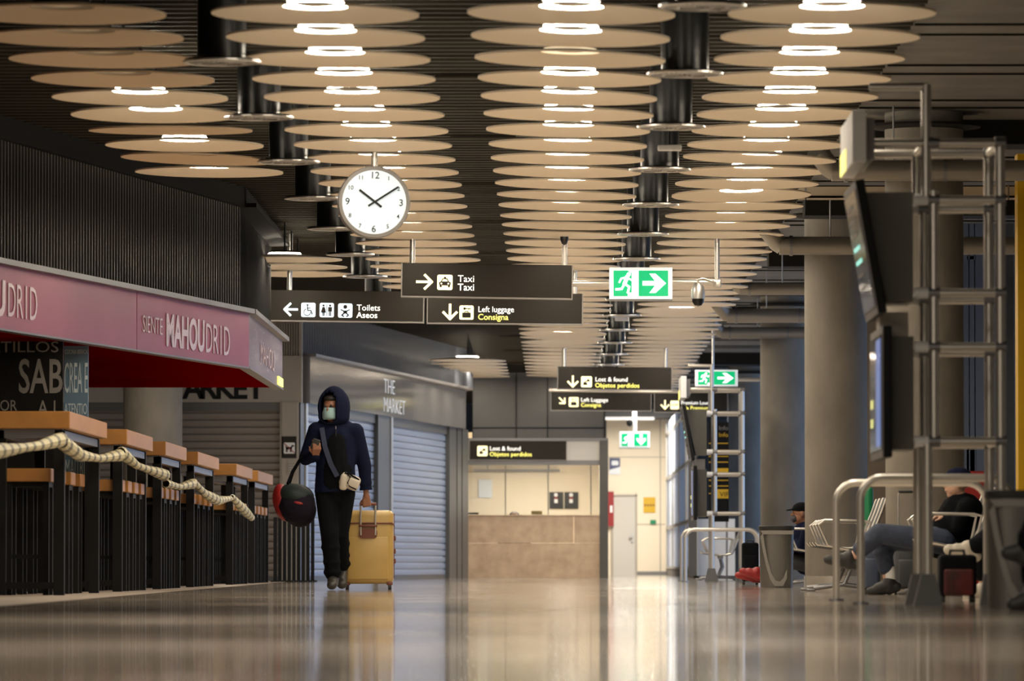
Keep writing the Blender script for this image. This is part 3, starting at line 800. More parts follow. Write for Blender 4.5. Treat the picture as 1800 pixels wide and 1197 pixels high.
t = thing('shop_lettering', 'pale letters THE MARKET on the curved grey fascia', 'lettering', (B1.x, B1.y, ZL))
p = on_B(675, .125)
for s, zz, k, L in (('THE', 2.845, .235, 1.05), ('MARKET', 2.56, .235, 2.1)):
    o = text(s, k / .73, (0, 0, 0), M['pink_light'] if False else mat('pale_letters', (.7, .72, .75), .3, emit=.25, ecol=(.9, .95, 1)), t, weight=-.004)
    xs = [v.co.x for v in o.data.vertices]
    o.data.transform(Matrix.Translation(Vector((p.x, p.y, zz)) - t.location) @ Matrix.Rotation(angB, 4, 'Z') @ Matrix.Diagonal((L / (max(xs) - min(xs)), 1, 1, 1)) @ Matrix.Translation((-min(xs), 0, 0)))
# finned wall above the market
fins(B0 + nB * -.05 + uB * -.1, B1 + nB * -.05 + uB * .6, ZF + .05, 4.08, 120, M['fin_blue'], M['fin_back'], 'wall_market_fins', .09, .03)
m = MB(); m.box((-9, DM + .1, ZF), (B0.x + .02, DM + .3, 4.08))
for k in range(9): m.box((B0.x - .3 + k * .035, DM + .05, ZF), (B0.x - .3 + k * .035 + .012, DM + .1, 4.08))
struct(m.build('wall_shop_upper', M['fascia_beige']))
# small notice signs
t, s_, a = panel('no_dogs_sign', 'black sign with a crossed-out dog pictogram on the beige pillar', 'sign', 495, 521, 767, 805, DM - .05, M['sign_black'], .02)
m = MB(); o_ = (.03, 0, .06); kk = .155; m.rrect(0, 0, 1, 1, .1, o_, kk, .004); ic = m.build('pictogram', M['white'], t)
m = MB(); m.line([(.25, .5), (.68, .5)], .2, o_, kk, .007); m.line([(.68, .55), (.78, .72)], .14, o_, kk, .007); m.line([(.76, .74), (.92, .7)], .1, o_, kk, .007); m.line([(.25, .55), (.14, .68)], .06, o_, kk, .007)
for x in (.24, .34, .60, .70): m.line([(x, .45), (x - .02, .16)], .07, o_, kk, .007)
m.build('dog_symbol', M['black'], ic)
m = MB(); m.line([(.05, .92), (.95, .1)], .07, o_, kk, .01); m.build('red_bar', M['red'], ic)
t, s_, a = panel('notice', 'small pale printed notice below the no-dogs sign', 'notice', 506, 521, 811, 833, DM - .05, M['fascia_beige'], .01)
m = MB()
for k in range(4): m.box((.01, -.002, .03 + k * .035), (.10, 0, .042 + k * .035))
m.build('print', M['steel_dark'], t)
# round column under the canopy
def column(label, px0, px1, d, m_=None, top=4.0, ring=False):
    c = P((px0 + px1) / 2, 950, d); r = (px1 - px0) / 2 / (F / d)
    t = thing('round_column', label, 'column', (c.x, d, 0), 0, 'round concrete columns')
    MB().cyl((0, 0, 0), (0, 0, top), r, 56).build('shaft', m_ or M['concrete'], t, smooth=True)
    if ring: MB().cyl((0, 0, 0), (0, 0, .115), r + .012, 56).build('steel_base', M['steel'], t, smooth=True)
    MB().lathe([(r * 1.02, top - .14), (r * 1.45, top - .12), (r * 1.45, top - .10), (r, top - .10)], n=40).build('collar', M['ceil_dark'], t)
    return t
column('round concrete column behind the bar tables, under the red canopy underside', 216, 320, 77, top=3.9)

# ---------------------------------------------------------------- reception at the end
DR = 98.0
sR = F / DR
def bx(m, px0, px1, py0, py1, d0, d1):
    a = P(px0, py1, d0); b = P(px1, py0, d0); m.box((a.x, d0, max(0, a.z)), (b.x, d1, b.z)); return m
t = thing('reception_counter', 'beige travertine counter below the lost and found sign', 'counter', (px2x(940, DR), DR, 0))
a = P(819, 1016, DR); b = P(1062, 905, DR)
m = MB(); z = b.z
m.box((a.x, DR, 0), (b.x, DR + .12, .60)); m.box((a.x, DR, .605), (px2x(1008, DR), DR + .12, z - .02)); m.box((px2x(1009, DR), DR, .605), (b.x, DR + .12, z - .02))
m.build('stone_front', M['marble'], t, world=True)
MB().box((a.x, DR - .02, z - .018), (b.x, DR + .7, z)).build('worktop', M['marble'], t, world=True, bevel=.004)
m = MB(); bx(m, 830, 1064, 655, 772, DR + .35, DR + .5); struct(m.build('wall_bulkhead', M['wall_dark']))
m = MB()
for px in (830, 907, 962, 1062): bx(m, px, px + 1.4, 655, 772, DR + .33, DR + .352)
bx(m, 830, 1064, 751, 752, DR + .33, DR + .352)
struct(m.build('trim_11', M['black']))
m = MB(); bx(m, 1054, 1069, 774, 1017, DR - .05, DR + .5); struct(m.build('trim_12', M['pillar_grey']))
m = MB(); bx(m, 820, 1054, 772, 812, DR + .05, DR + .45); struct(m.build('trim_13', M['alu'])); m = MB(); bx(m, 820, 1069, 770, 775, DR - .0, DR + .45); bx(m, 820, 1054, 809, 817, DR - .0, DR + .45); struct(m.build('trim_14', M['steel_dark']))
board_sign('wall_sign', 'black lintel sign reading Lost & found Objetos perdidos above the counter', 826, 995, 775, 808, DR - .03, .3,
    [('icon', 848, 793, 18, CY, pic_lost), ('t', 860.5, 788.5, 10.5, WH, 'Lost & found', 1), ('t', 860.5, 798.5, 10.5, YL, 'Objetos perdidos', 1.4)], 'reception signs', t_=.07)
DK = 101.5
m = MB(); bx(m, 790, 1054, 760, 1014, DK, DK + .1); struct(m.build('wall_reception', M['cream_wall']))
m = MB()
for px in (888, 963, 1038): bx(m, px, px + 1.3, 812, 1014, DK - .01, DK)
struct(m.build('trim_15', M['pillar_grey']))
m = MB(); m.box((px2x(800, DR), DR + .3, 2.1), (px2x(1060, DR), DK, 2.15)); struct(m.build('ceiling_reception', M['cream_wall']))
struct(MB().box((px2x(1055, DR), DR + .72, 0), (px2x(1062, DR), DK, 3.4)).build('wall_reception_right', M['cream_wall']))
rl = ceiling_lamp_panel(px2x(940, DR), DR + 1.9, 2.08, 2.0, .6, 95)
m = MB(); bx(m, 820, 1054, 817, 905, DR + .2, DR + .21); struct(m.build('window_2', M['glass']))
m = MB(); bx(m, 832, 984, 825, 829, DK - .12, DK - .02); m.cyl(P(857, 826, DK - .06), P(857, 816, DK - .06), .008, 6); m.cyl(P(965, 826, DK - .06), P(965, 816, DK - .06), .008, 6)
o = m.build('hanging_rail', M['clock_rim'], None); tag(o, 'thin grey rail on the cream wall behind the counter', 'rail')
def flat(name, label, cat, px0, px1, py0, py1, d, mt, th=.012, group=None):
    t, s_, a = panel(name, label, cat, px0, px1, py0, py1, d, mt, th, group); return t
t = flat('wall_notice', 'pale paper notice on the left of the reception wall', 'notice', 841, 865, 843, 875, DK - .02, M['paper'])
for k in range(2):
    px = 966 + k * 26.5
    t = flat('poster', ['black poster with red and white emblem, left of the pair behind the counter', 'black poster with red and white emblem, right of the pair behind the counter'][k], 'poster', px, px + 24, 865, 894, DK - .03, M['posters'], group='pair of black posters')
    m = MB(); m.circ(.115, .245, .035, (0, 0, 0), 1, .016); m.box((.085, -.004, .10), (.145, .0, .17)); m.build('emblem', M['white'], t)
    m = MB(); m.box((.08, -.006, .175), (.15, .0, .205)); m.build('red_band', M['red'], t)
t = flat('desk_monitor_edge', 'thin black monitor edge on the counter left end', 'monitor', 819, 841, 901, 904, DR + .3, M['black'], .2)
t = flat('flower_tray', 'small cream paper tray on the counter top', 'tray', 934, 953, 898, 904.5, DR + .3, M['case_yellow'], .1)

# end wall with door
DW = 124.0
m = MB(); bx(m, 1066, 1176, 726, 1011, DW, DW + .2); struct(m.build('wall_end', M['cream_wall']))
m = MB()
for py in (803, 921): bx(m, 1066, 1170, py, py + 1.2, DW - .01, DW)
bx(m, 1160, 1161.5, 735, 1005, DW - .01, DW)
struct(m.build('trim_16', M['fascia_beige']))
m = MB(); bx(m, 1120, 1172, 1004.5, 1011, DW - .03, DW); struct(m.build('baseboard_end', M['clock_rim']))
m = MB(); bx(m, 1060, 1185, 718, 734, DW - 1.5, DW - .1); struct(m.build('trim_17', M['wall_dark']))
m = MB(); bx(m, 1060, 1150, 733, 738, DW - 1.6, DW - 1.2); struct(m.build('trim_18', M['white']))
m = MB(); bx(m, 1078, 1117, 872, 1011, DW - .04, DW - .005); d_ = struct(m.build('door_1', M['door']))
m = MB(); bx(m, 1075, 1078, 869, 1011, DW - .07, DW); bx(m, 1117, 1120, 869, 1011, DW - .07, DW); bx(m, 1075, 1120, 869, 872, DW - .07, DW); m.build('door_frame', M['fascia_beige'], d_)
m = MB(); bx(m, 1110, 1114, 936, 953, DW - .08, DW - .04); bx(m, 1105, 1113, 943, 945, DW - .12, DW - .08); m.build('door_handle', M['alu'], d_)
t = flat('fire_cabinet', 'red fire cabinet on the wall beside the counter pillar', 'fire cabinet', 1066, 1079, 864, 925, DW - .15, M['red'], .12)
m = MB(); m.box((.08, -.003, .3), (.13, 0, .45)); m.build('label_plate', M['white'], t)
t = flat('wall_poster', 'navy and white poster on the cream wall above the fire cabinet', 'poster', 1071, 1090, 805, 834, DW - .02, M['blue_print'])
m = MB(); m.poly([(0, 0), (.24, 0), (.24, .17), (0, .10)], (0, 0, 0), 1, .003); m.build('white_band', M['paper'], t)
text('GATE', .05, (.03, -.002, .24), M['paper'], t)  if False else None
m = MB(); m.rrect(.05, .2, .2, .3, .03, (0, 0, 0), 1, .003); m.build('emblem', M['paper'], t)
t = flat('warning_sign', 'yellow warning sign with dark symbols right of the grey door', 'sign', 1131, 1152, 874, 901, DW - .02, M['yellow'])
m = MB()
for k in range(4): m.circ(.04 + k * .06, .16, .022, (0, 0, 0), 1, .003, 8)
m.build('symbols', M['case_brown'], t)
t = flat('door_button', 'small green door release box on the cream wall', 'button', 1143, 1153, 914, 921, DW - .05, M['green'], .04)
# frosted glazed partition running towards the camera on the right
XP = px2x(1173, DW)
t = thing('glazed_partition', 'bright frosted glass partition in steel frame right of the cream end wall', 'partition', (XP, 112, 0))
MB().box((XP, 99, .15), (XP + .02, DW, 3.3)).build('frosted_panel', M['frosted'], t, world=True)
m = MB()
for z in (.12, .98, 2.05, 3.0): m.box((XP - .03, 99, z), (XP + .05, DW, z + .07))
for y in (99, 105.2, 111.5, 117.7, 123.8): m.box((XP - .03, y, 0), (XP + .05, y + .08, 3.3))
m.build('frame', M['alu'], t, world=True)
MB().box((XP - .03, 99, 0), (XP + .05, DW, .14)).build('kick_plate', M['trim'], t, world=True)
MB().box((XP - .012, 101.5, 1.06), (XP - .004, 110.5, 1.98)).build('inner_pane', M['wall_blue'], t, world=True) if False else None
# white service cabinet behind the far rail
t = flat('service_cabinet', 'white panelled cabinet behind the far handrail', 'cabinet', 1226, 1292, 912, 1012, 96, M['panel_white'], .5)
t2 = flat('grey_cabinet', 'grey metal post cabinet left of the white cabinet', 'cabinet', 1211, 1225, 740, 1012, 95.5, M['pillar_grey'], .4)
# info totem
t = flat('information_totem', 'tall black information totem with yellow lines behind the far steel frame', 'totem', 1246, 1281, 742, 917, 90, M['board'], .1)
for x in (.01, .27): MB().box((x, .03, -t.location.z), (x + .03, .07, .01)).build('leg', M['steel_dark'], t)
s_ = F / 90
ptext(t, 'Info', 1264, 756, 8, M['board_text'], s_, 0, 0); ptext(t, 'Info', 1264, 768, 8, M['yellow'], s_, 0, 0)
m = MB()
for py in (780, 792, 803, 813, 845, 855, 868): m.box((.0, -.003, P(1250, py, 90).z - t.location.z), (.31, 0, P(1250, py - 1.5, 90).z - t.location.z))
m.build('yellow_lines', M['yellow'], t)
for ya, yb in ((876, 860), (833, 823)): MB().box((.10, -.004, P(1250, ya, 90).z - t.location.z), (.31, 0, P(1250, yb, 90).z - t.location.z)).build('yellow_plate', M['yellow'], t)
ptext(t, 'VIP', 1265, 873, 9, M['black'], s_, 0, 0, y=-.006)

# ---------------------------------------------------------------- right side
column('nearest round concrete column, behind the near steel frame', 1557, 1695, 46.8, top=3.95)
column('round concrete column with steel base ring, right of the litter bin', 1415, 1525, 58.75, top=3.95, ring=True)
column('round concrete column behind the far litter bin, farther than the ringed one', 1337, 1418, 79, top=3.95)
column('slim far concrete column seen through the far steel frame', 1280, 1338, 107, top=3.95)
# wall closing the bay right of the ringed column
DV = 62.0
m = MB(); bx(m, 1520, 1692, 384, 1030, DV + 3, DV + 3.2); struct(m.build('wall_bay', M['wall_brown']))
m = MB(); bx(m, 1692, 1702, 370, 1030, DV, DV + .2); bx(m, 1706, 1712, 370, 1030, DV, DV + .2); bx(m, 1716, 1752, 370, 1030, DV, DV + .2); bx(m, 1784, 1990, 300, 1030, DV, DV + .2)
bx(m, 1700, 1716, 450, 456, DV, DV + .2); bx(m, 1700, 1716, 780, 1030, DV, DV + .2)
struct(m.build('wall_bay_right', M['wall_blue']))
m = MB(); bx(m, 1752, 1784, 380, 1030, DV + .1, DV + .15); struct(m.build('door_2', M['wall_blue']))
m = MB(); bx(m, 1700, 1716, 370, 780, DV + .1, DV + .11); struct(m.build('window_3', M['glass']))
m = MB(); bx(m, 1280, 1345, 655, 1015, 118, 118.2); bx(m, 1345, 1700, 640, 1015, 118, 118.2); struct(m.build('wall_far_right', M['wall_blue']))
t = flat('yellow_pillar', 'bright yellow panel at the right edge of the picture', 'panel', 1791, 1830, 270, 1032, 50, M['yellow'], .3)
t = flat('red_panel', 'dark red display panel behind the seated person in black', 'panel', 1692, 1730, 828, 1041, 50, M['red'], .06)
m = MB(); c = P(1528, 900, 56); m.rbox((0, 0, 0), (.09, .1, 1.0), .04); t = thing('green_post', 'rounded green post behind the seated travellers', 'post', (P(1527, 900, 56).x, 56, .5)); m.build('post_body', M['green'], t)
# beams, ducts
m = MB()
for y in (47.5, 57.2, 67, 82, 100): m.box((2.5, y, 3.745), (7.9, y + .6, 3.95))
struct(m.build('trim_19', M['ceil_dark']))
ducts = [(46.0, 300, 1462, .085), (56.0, 432, 1370, .09), (72.0, 555, 1278, .09), (78.5, 585, 1268, .08), (66.5, 508, 1300, .07)]
for k, (d, py, px, r) in enumerate(ducts):
    p = P(px, py, d)
    t = thing('ventilation_duct', 'round grey ventilation duct running right under the concrete ceiling, %s from the front' % ordn([1, 2, 4, 5, 3][k]), 'duct', p, 0, 'round ducts on the right')
    m = MB(); m.tube([(0, 0, 0), (5.2, 0, 0)], r, 24); m.build('duct_pipe', M['duct'], t, smooth=True)
    m = MB(); m.tube([(-.13, -.1, .16), (-.02, 0, 0.03), (.03, 0, 0)], r * 1.02, 16); m.build('elbow', M['duct'], t, smooth=True)
    MB().tube([(.1, 0, 0), (.13, 0, 0)], r * 1.12, 20).build('joint_band', M['steel_dark'], t); MB().tube([(.9, 0, 0), (.93, 0, 0)], r * 1.08, 20).build('joint_band', M['steel_dark'], t)
    for x in (.5, 2.5): MB().cyl((x, 0, r), (x, 0, 3.95 - p.z), .008, 6).build('hanger', M['steel_dark'], t)
p = P(1405, 338, 50.5); t = thing('cable_tray', 'beige cable tray under the concrete ceiling, right of the discs', 'cable tray', p)
m = MB(); m.box((0, 0, -.05), (5.5, .3, -.03)); m.box((0, 0, -.05), (5.5, .02, .05)); m.box((0, .28, -.05), (5.5, .3, .05)); m.build('tray', M['cable_tray'], t)
m = MB()
for k in range(12): m.box((.05 + k * .45, -.004, -.07), (.065 + k * .45, 0, .07))
m.build('rod', M['steel_dark'], t)

# ---------------------------------------------------------------- steel gantry with monitors
def make_gantry(label):
    d = 32.2; s_ = F / d
    G = P(1643, 992, d); base = Vector((G.x, d, 0))
    t = thing('display_gantry', label, 'steel frame', base, 0, 'steel frames carrying monitors')
    X = lambda px: (P(px, 992, d).x - base.x); Z = lambda py: (992 - py) / s_ + CAMH
    r = .0285; DY = .85
    for j, yo in enumerate((0.0, DY)):
        segs = [[(X(1630), yo, Z(147 if j == 0 else 251)), (X(1630), yo, Z(345))], [(X(1643), yo, Z(335)), (X(1643), yo, Z(782))], [(X(1631), yo, Z(770)), (X(1631), yo, 0.02)]]
        for sg in segs: MB().tube(sg, r, 16).build('upright', M['steel'], t, smooth=True)
        MB().tube([(X(1760), yo, Z(247)), (X(1760), yo, .02)], r, 16).build('upright', M['steel'], t, smooth=True)
        for py, x0 in ((251, 1519), (351, 1643), (515, 1643), (610, 1643), (776, 1643)):
            rg = MB().tube([(X(x0), yo, Z(py)), (X(1760), yo, Z(py))], r * .86, 16).build('rung', M['steel'], t, smooth=True)
            m = MB()
            m.tube([(X(1751), yo, Z(py)), (X(1770), yo, Z(py))], r * 1.25, 14); m.build('clamp', M['steel_dark'], rg, smooth=True)
            MB().tube([(X(1633), yo, Z(py)), (X(1653), yo, Z(py))], r * 1.25, 14).build('clamp', M['steel_dark'], rg, smooth=True)
            if x0 == 1643:
                MB().tube([(X(1609), yo, Z(py)), (X(1634), yo, Z(py))], r * 1.1, 14).build('end_stub', M['white'], t, smooth=True)
    MB().tube([(X(1530), 0, Z(151)), (X(1633), 0, Z(151))], r * .8, 14).build('top_arm', M['steel'], t, smooth=True)
    for px in (1630, 1760):
        for py in ((251,) if px == 1630 else (251, 776)):
            MB().tube([(X(px), 0, Z(py)), (X(px), DY, Z(py))], r * .8, 12).build('tie_bar', M['steel'], t, smooth=True)
    for yo in (0, DY):
        MB().obox((X(1631), yo, .09), (.165, .14, .18), taper=.45).build('base_shoe', M['pillar_grey'], t)
        MB().obox((X(1760), yo, .09), (.12, .12, .18), taper=.55).build('base_shoe', M['pillar_grey'], t)
    # box sign
    x1 = X(1500); y0, y1 = -.2, 1.15
    m = MB(); m.box((x1 - .01, y0, Z(289)), (x1 + .07, y1, Z(197))); sg = m.build('sign_box', M['white'], t, bevel=.008)
    MB().box((x1 + .07, y0 + .12, Z(280)), (x1 + .12, y1 - .12, Z(208))).build('sign_back', M['clock_rim'], sg)
    MB().box((x1 - .014, y0 + .7, Z(288)), (x1 - .01, y1 - .02, Z(250))).build('yellow_face', M['yellow_lit'], sg)
    # tilted monitor
    def monitor(pt, pb, xt, xb, lit):
        a = Vector((X(xt), 0, Z(pt))); b = Vector((X(xb), 0, Z(pb)))
        u = (a - b); H_ = u.length; ang = math.atan2(a.x - b.x, a.z - b.z)
        c_ = (a + b) / 2 + Vector((-.03, .42, 0)); rot = (0, ang, 0); nr = Euler(rot).to_matrix() @ Vector((-1, 0, 0))
        L = 1.22
        cs = MB().obox(c_ + nr * -.02, (.05, L, H_), rot).build('monitor_case', M['black'], t, bevel=.006)
        MB().obox(c_ + nr * .007, (.005, L - .0, H_), rot).build('bezel', M['clock_rim'], cs)
        sc = MB().obox(c_ + nr * .0125, (.006, L - .1, H_ - .09), rot).build('screen', M['screen'], cs)
        up = Euler(rot).to_matrix() @ Vector((0, 0, 1))
        if lit == 1:
            for k in range(7):
                q = c_ + nr * .017 + up * (H_ * (.34 - k * .10)) + Vector((0, .15, 0))
                MB().obox(q, (.002, .55, .022), rot).build('text_row', M['screen_rows'] if k in (3, 4) else M['clock_rim'], sc)
        else:
            MB().obox(c_ + nr * .017 + Vector((0, -.3, 0)), (.002, .42, H_ * .82), rot).build('image', M['screen_blue'], sc)
            for k in range(2): MB().obox(c_ + nr * .018 + up * (-.05 - k * .11) + Vector((0, .35, 0)), (.002, .14, .05), rot).build('text_row', M['screen_amber'], sc)
        return cs
    monitor(320, 553, 1513, 1553, 1)
    monitor(575, 805, 1561, 1561, 2)
    m = MB()
    m.loft([[(X(1521), y, Z(335)), (X(1609), y, Z(335)), (X(1609), y, Z(528)), (X(1562), y, Z(528))] for y in (.12, .72)])
    m.build('housing', M['case_housing'], t)
    MB().box((X(1568), .1, Z(790)), (X(1609), .75, Z(590))).build('housing', M['case_housing'], t)
    MB().box((X(1552), .25, Z(590)), (X(1603), .6, Z(545))).build('bracket', M['fascia_beige'], t)
    return t
g1 = make_gantry('nearest tall steel tube frame carrying tilted flight monitors')
g2 = dup(g1); g2.location.y = 77.6; g2.location.x = g1.location.x + .02
g2['label'] = 'far tall steel tube frame carrying monitors, in front of far exit sign'

# handrails
def hoop(label, px0, px1, ybot, d, ztop, r, grp):
    a = P(px0, ybot, d); b = P(px1, ybot, d); z = ztop
    t = thing('handrail', label, 'handrail', (a.x, d, 0), 0, grp)
    L = b.x - a.x; rr = min(.13, z * .3); pts = [(0, 0, 0), (0, 0, z - rr)]
    for k in range(1, 8): an = R(90 * k / 8); pts.append((rr - rr * math.cos(an), 0, z - rr + rr * math.sin(an)))
    pts += [(rr, 0, z), (L - rr, 0, z)]
    for k in range(1, 8): an = R(90 * k / 8); pts.append((L - rr + rr * math.sin(an), 0, z - rr + rr * math.cos(an)))
    pts += [(L, 0, z - rr), (L, 0, 0)]
    MB().tube(pts, r, 16).build('rail_tube', M['steel'], t, smooth=True)
    for x in (0, L): MB().lathe([(.001, .012), (r * 2.0, .012), (r * 2.1, 0), (.001, 0)], (x, 0, 0), n=20).build('floor_flange', M['steel_dark'], t)
hoop('near polished steel hoop rail, the front one around the near frame', 1513, 1776, 1062, 33.6, .745, .024, 'steel hoop rails')
hoop('near polished steel hoop rail, the rear one around the near frame', 1470, 1735, 1055, 37.0, .765, .024, 'steel hoop rails')
hoop('far polished steel hoop rail, the front one before the far frame', 1205, 1334, 1022, 76.0, .70, .024, 'steel hoop rails')
hoop('far polished steel hoop rail, the rear one before the far frame', 1198, 1330, 1022, 78.6, .71, .024, 'steel hoop rails')

# litter bins
def make_bin(label, px0, px1, ybot, ytop, d, mir=False):
    s_ = F / d; a = P(px0, ybot, d); b = P(px1, ybot, d); W_ = b.x - a.x; H_ = (ybot - ytop) / s_; cx = (a.x + b.x) / 2
    t = thing('litter_bin', label, 'bin', (cx, d, 0), 0, 'grey steel litter bins')
    def ring(k, z, n=40, e=3.2):
        out = []
        for i in range(n):
            an = 2 * PI * i / n; ca, sa = math.cos(an), math.sin(an); f = (abs(ca) ** e + abs(sa) ** e) ** (-1 / e)
            out.append((W_ / 2 * k * f * ca, W_ / 2 * .8 * k * f * sa, z))
        return out
    MB().loft([ring(.90, 0), ring(.92, .02), ring(.985, H_ * .93)]).build('body', M['bin'], t, smooth=True)
    MB().loft([ring(1.0, H_ * .93), ring(1.02, H_ * .94), ring(1.02, H_ * .99), ring(.98, H_)]).build('lid', M['rubber'], t, smooth=True)
    # light curved band on the front
    m = MB(); y = -W_ / 2 * .8
    L = []; n = 24
    for k in range(n + 1):
        u = k / n; x = -W_ * .43 + W_ * .86 * u; zc = H_ * (.90 - .86 * math.sin(PI * min(1, u * 1.15)) ** 1.2) if u < .87 else H_ * (.2 + (u - .87) * 3.0)
        L.append((x, max(.04, zc)))
    outer = [(-W_ * .455, H_ * .9)] + [(-W_ * .44, H_ * .05), (W_ * .42, H_ * .05)]
    pts = [(-W_ * .47, H_ * .92), (W_ * .47, H_ * .92), (W_ * .465, H_ * .86), (-W_ * .38, H_ * .86)]
    m.poly(pts, (0, y * .985, 0), 1, .008)
    curve = [(-.40, .88), (-.34, .66), (-.26, .44), (-.16, .24), (-.04, .12), (.08, .10), (.18, .16), (.28, .30)]
    inner = [(x, z) for x, z in curve]; out2 = [(x - .07 + .01 * i, max(.03, z - .06 - .012 * i)) for i, (x, z) in enumerate(curve)]
    for i in range(len(curve) - 1):
        m.poly([(inner[i][0] * W_, inner[i][1] * H_), (inner[i + 1][0] * W_, inner[i + 1][1] * H_), (out2[i + 1][0] * W_, out2[i + 1][1] * H_), (out2[i][0] * W_, out2[i][1] * H_)], (0, y * .97, 0), 1, .012)
    m.build('curved_band', M['bin_light'], t)
    return t
make_bin('grey steel litter bin with black lid in front of the middle column', 1334, 1396, 1033, 924, 57.0)
make_bin('grey steel litter bin with black lid at the right edge of picture', 1732, 1856, 1070, 862, 30.1)

# ---------------------------------------------------------------- airport benches (seats face left, row runs away from the camera)
def make_bench(label, x, y, n=3):
    t = thing('airport_bench', label, 'bench', (x, y, 0), 0, 'airport bench rows')
    w_ = .56
    MB().tube([(0.05, 0, .34), (.05, n * w_, .34)], .03, 12).build('beam', M['steel_dark'], t, smooth=True)
    for k in range(n):
        yc = (k + .5) * w_
        prof = [(-.24, .43), (-.22, .405), (-.05, .38), (.13, .375), (.21, .40), (.26, .50), (.34, .70), (.375, .80), (.385, .82)]
        m = MB(); rings = []
        for px_, pz in prof: rings.append([(px_, yc - .25, pz), (px_, yc + .25, pz), (px_ + .012, yc + .25, pz - .014), (px_ + .012, yc - .25, pz - .014)])
        m.loft(rings); m.build('seat_shell', M['charcoal'], t, smooth=True)
        for e in (-.25, .25): MB().tube([(px_, yc + e, pz) for px_, pz in prof], .009, 8).build('seat_frame', M['steel'], t, smooth=True)
    for k in range(n + 1):
        m = MB(); yc = k * w_
        m.tube([(.20, yc, .40), (.24, yc, .60), (.18, yc, .615), (-.16, yc, .62), (-.21, yc, .58), (-.13, yc, .40), (0.05, yc, .36)], .012, 8)
        m.build('armrest', M['steel'], t, smooth=True)
    for k in (0, n):
        yc = .2 if k == 0 else n * w_ - .2
        m = MB(); m.tube([(.05, yc, .34), (.08, yc, .2), (.02, yc, .06), (-.25, yc, .025)], .02, 10); m.tube([(.02, yc, .06), (.28, yc, .025)], .018, 10); m.rbox((-.27, yc, .012), (.08, .06, .024), .01); m.rbox((.29, yc, .012), (.08, .06, .024), .01)
        m.build('leg', M['steel_dark'], t, smooth=True)
    return t
BA = P(1672, 950, 44.0)
make_bench('near black and chrome airport bench carrying the person in black', P(1665, 992, 43.3).x, 43.0, 3)
make_bench('empty-ended airport bench in front of the ringed column', P(1478, 992, 50).x, 49.6, 3)
make_bench('airport bench beside the far litter bin, holding the person with a cap', P(1418, 992, 62).x, 61.4, 3)
make_bench('small far airport bench behind the far steel frame', P(1262, 992, 84).x, 84, 2)

# ---------------------------------------------------------------- luggage
def suitcase(label, px0, px1, ybot, ytop, d, depth, mt, handle_px=None, straps=None, wheels=True, rot=0):
    s_ = F / d; a = P(px0, ybot, d); b = P(px1, ybot, d); W_ = b.x - a.x; H_ = (ybot - ytop) / s_; cx = (a.x + b.x) / 2
    t = thing('suitcase', label, 'suitcase', (cx, d + depth / 2, 0), rot, None)
    w0 = .04 if wheels else 0.0
    MB().rbox((0, 0, (H_ + w0) / 2), (W_, depth, H_ - w0), .03).build('shell', mt, t, smooth=True)
    if wheels:
        for x in (-W_ * .4, W_ * .4):
            for y in (-depth * .35, depth * .35): MB().cyl((x - .012, y, .022), (x + .012, y, .022), .022, 14).build('wheel', M['rubber'], t, smooth=True)
    m = MB(); m.rbox((0, -depth / 2 - .008, H_ * .42), (W_ * .78, .03, H_ * .55), .02); m.build('front_pocket', straps or mt, t, smooth=True)
    m = MB(); m.tube([(-W_ * .2, 0, H_ - .01), (-W_ * .18, 0, H_ + .025), (W_ * .18, 0, H_ + .025), (W_ * .2, 0, H_ - .01)], .01, 8); m.build('carry_handle', M['rubber'], t, smooth=True)
    if handle_px:
        zt = CAMH + (992 - handle_px[1]) / s_; xl = -W_ * .32
        m = MB(); m.tube([(xl, .04, H_ - .02), (xl, .04, zt - .02), (xl + .01, .04, zt)], .007, 8); m.tube([(xl + .2, .04, H_ - .02), (xl + .2, .04, zt - .0)], .007, 8); m.build('telescopic_bar', M['alu'], t, smooth=True)
        MB().rbox((xl + .1, .04, zt), (.2, .03, .022), .008).build('grip', M['rubber'], t, smooth=True)
    return t
suitcase('small black suitcase standing beside the red sneaker', 1305, 1334, 1027, 953, 66.0, .3, M['black_cloth'], None)
suitcase('slate blue suitcase behind the near hoop rail', 1518, 1548, 1043, 952, 45.0, .35, M['case_blue'])
suitcase('graphite suitcase with raised thin pull handle behind the near frame', 1574, 1622, 1044, 955, 44.6, .35, M['case_grey'], (1577, 864))
suitcase('black and red suitcase beside the near steel frame', 1652, 1718, 1059, 975, 35.2, .25, M['black_cloth'], None, mat('dark_red_nylon', (.12, .006, .006), .7, col2=(.02, .004, .004), nscale=7))

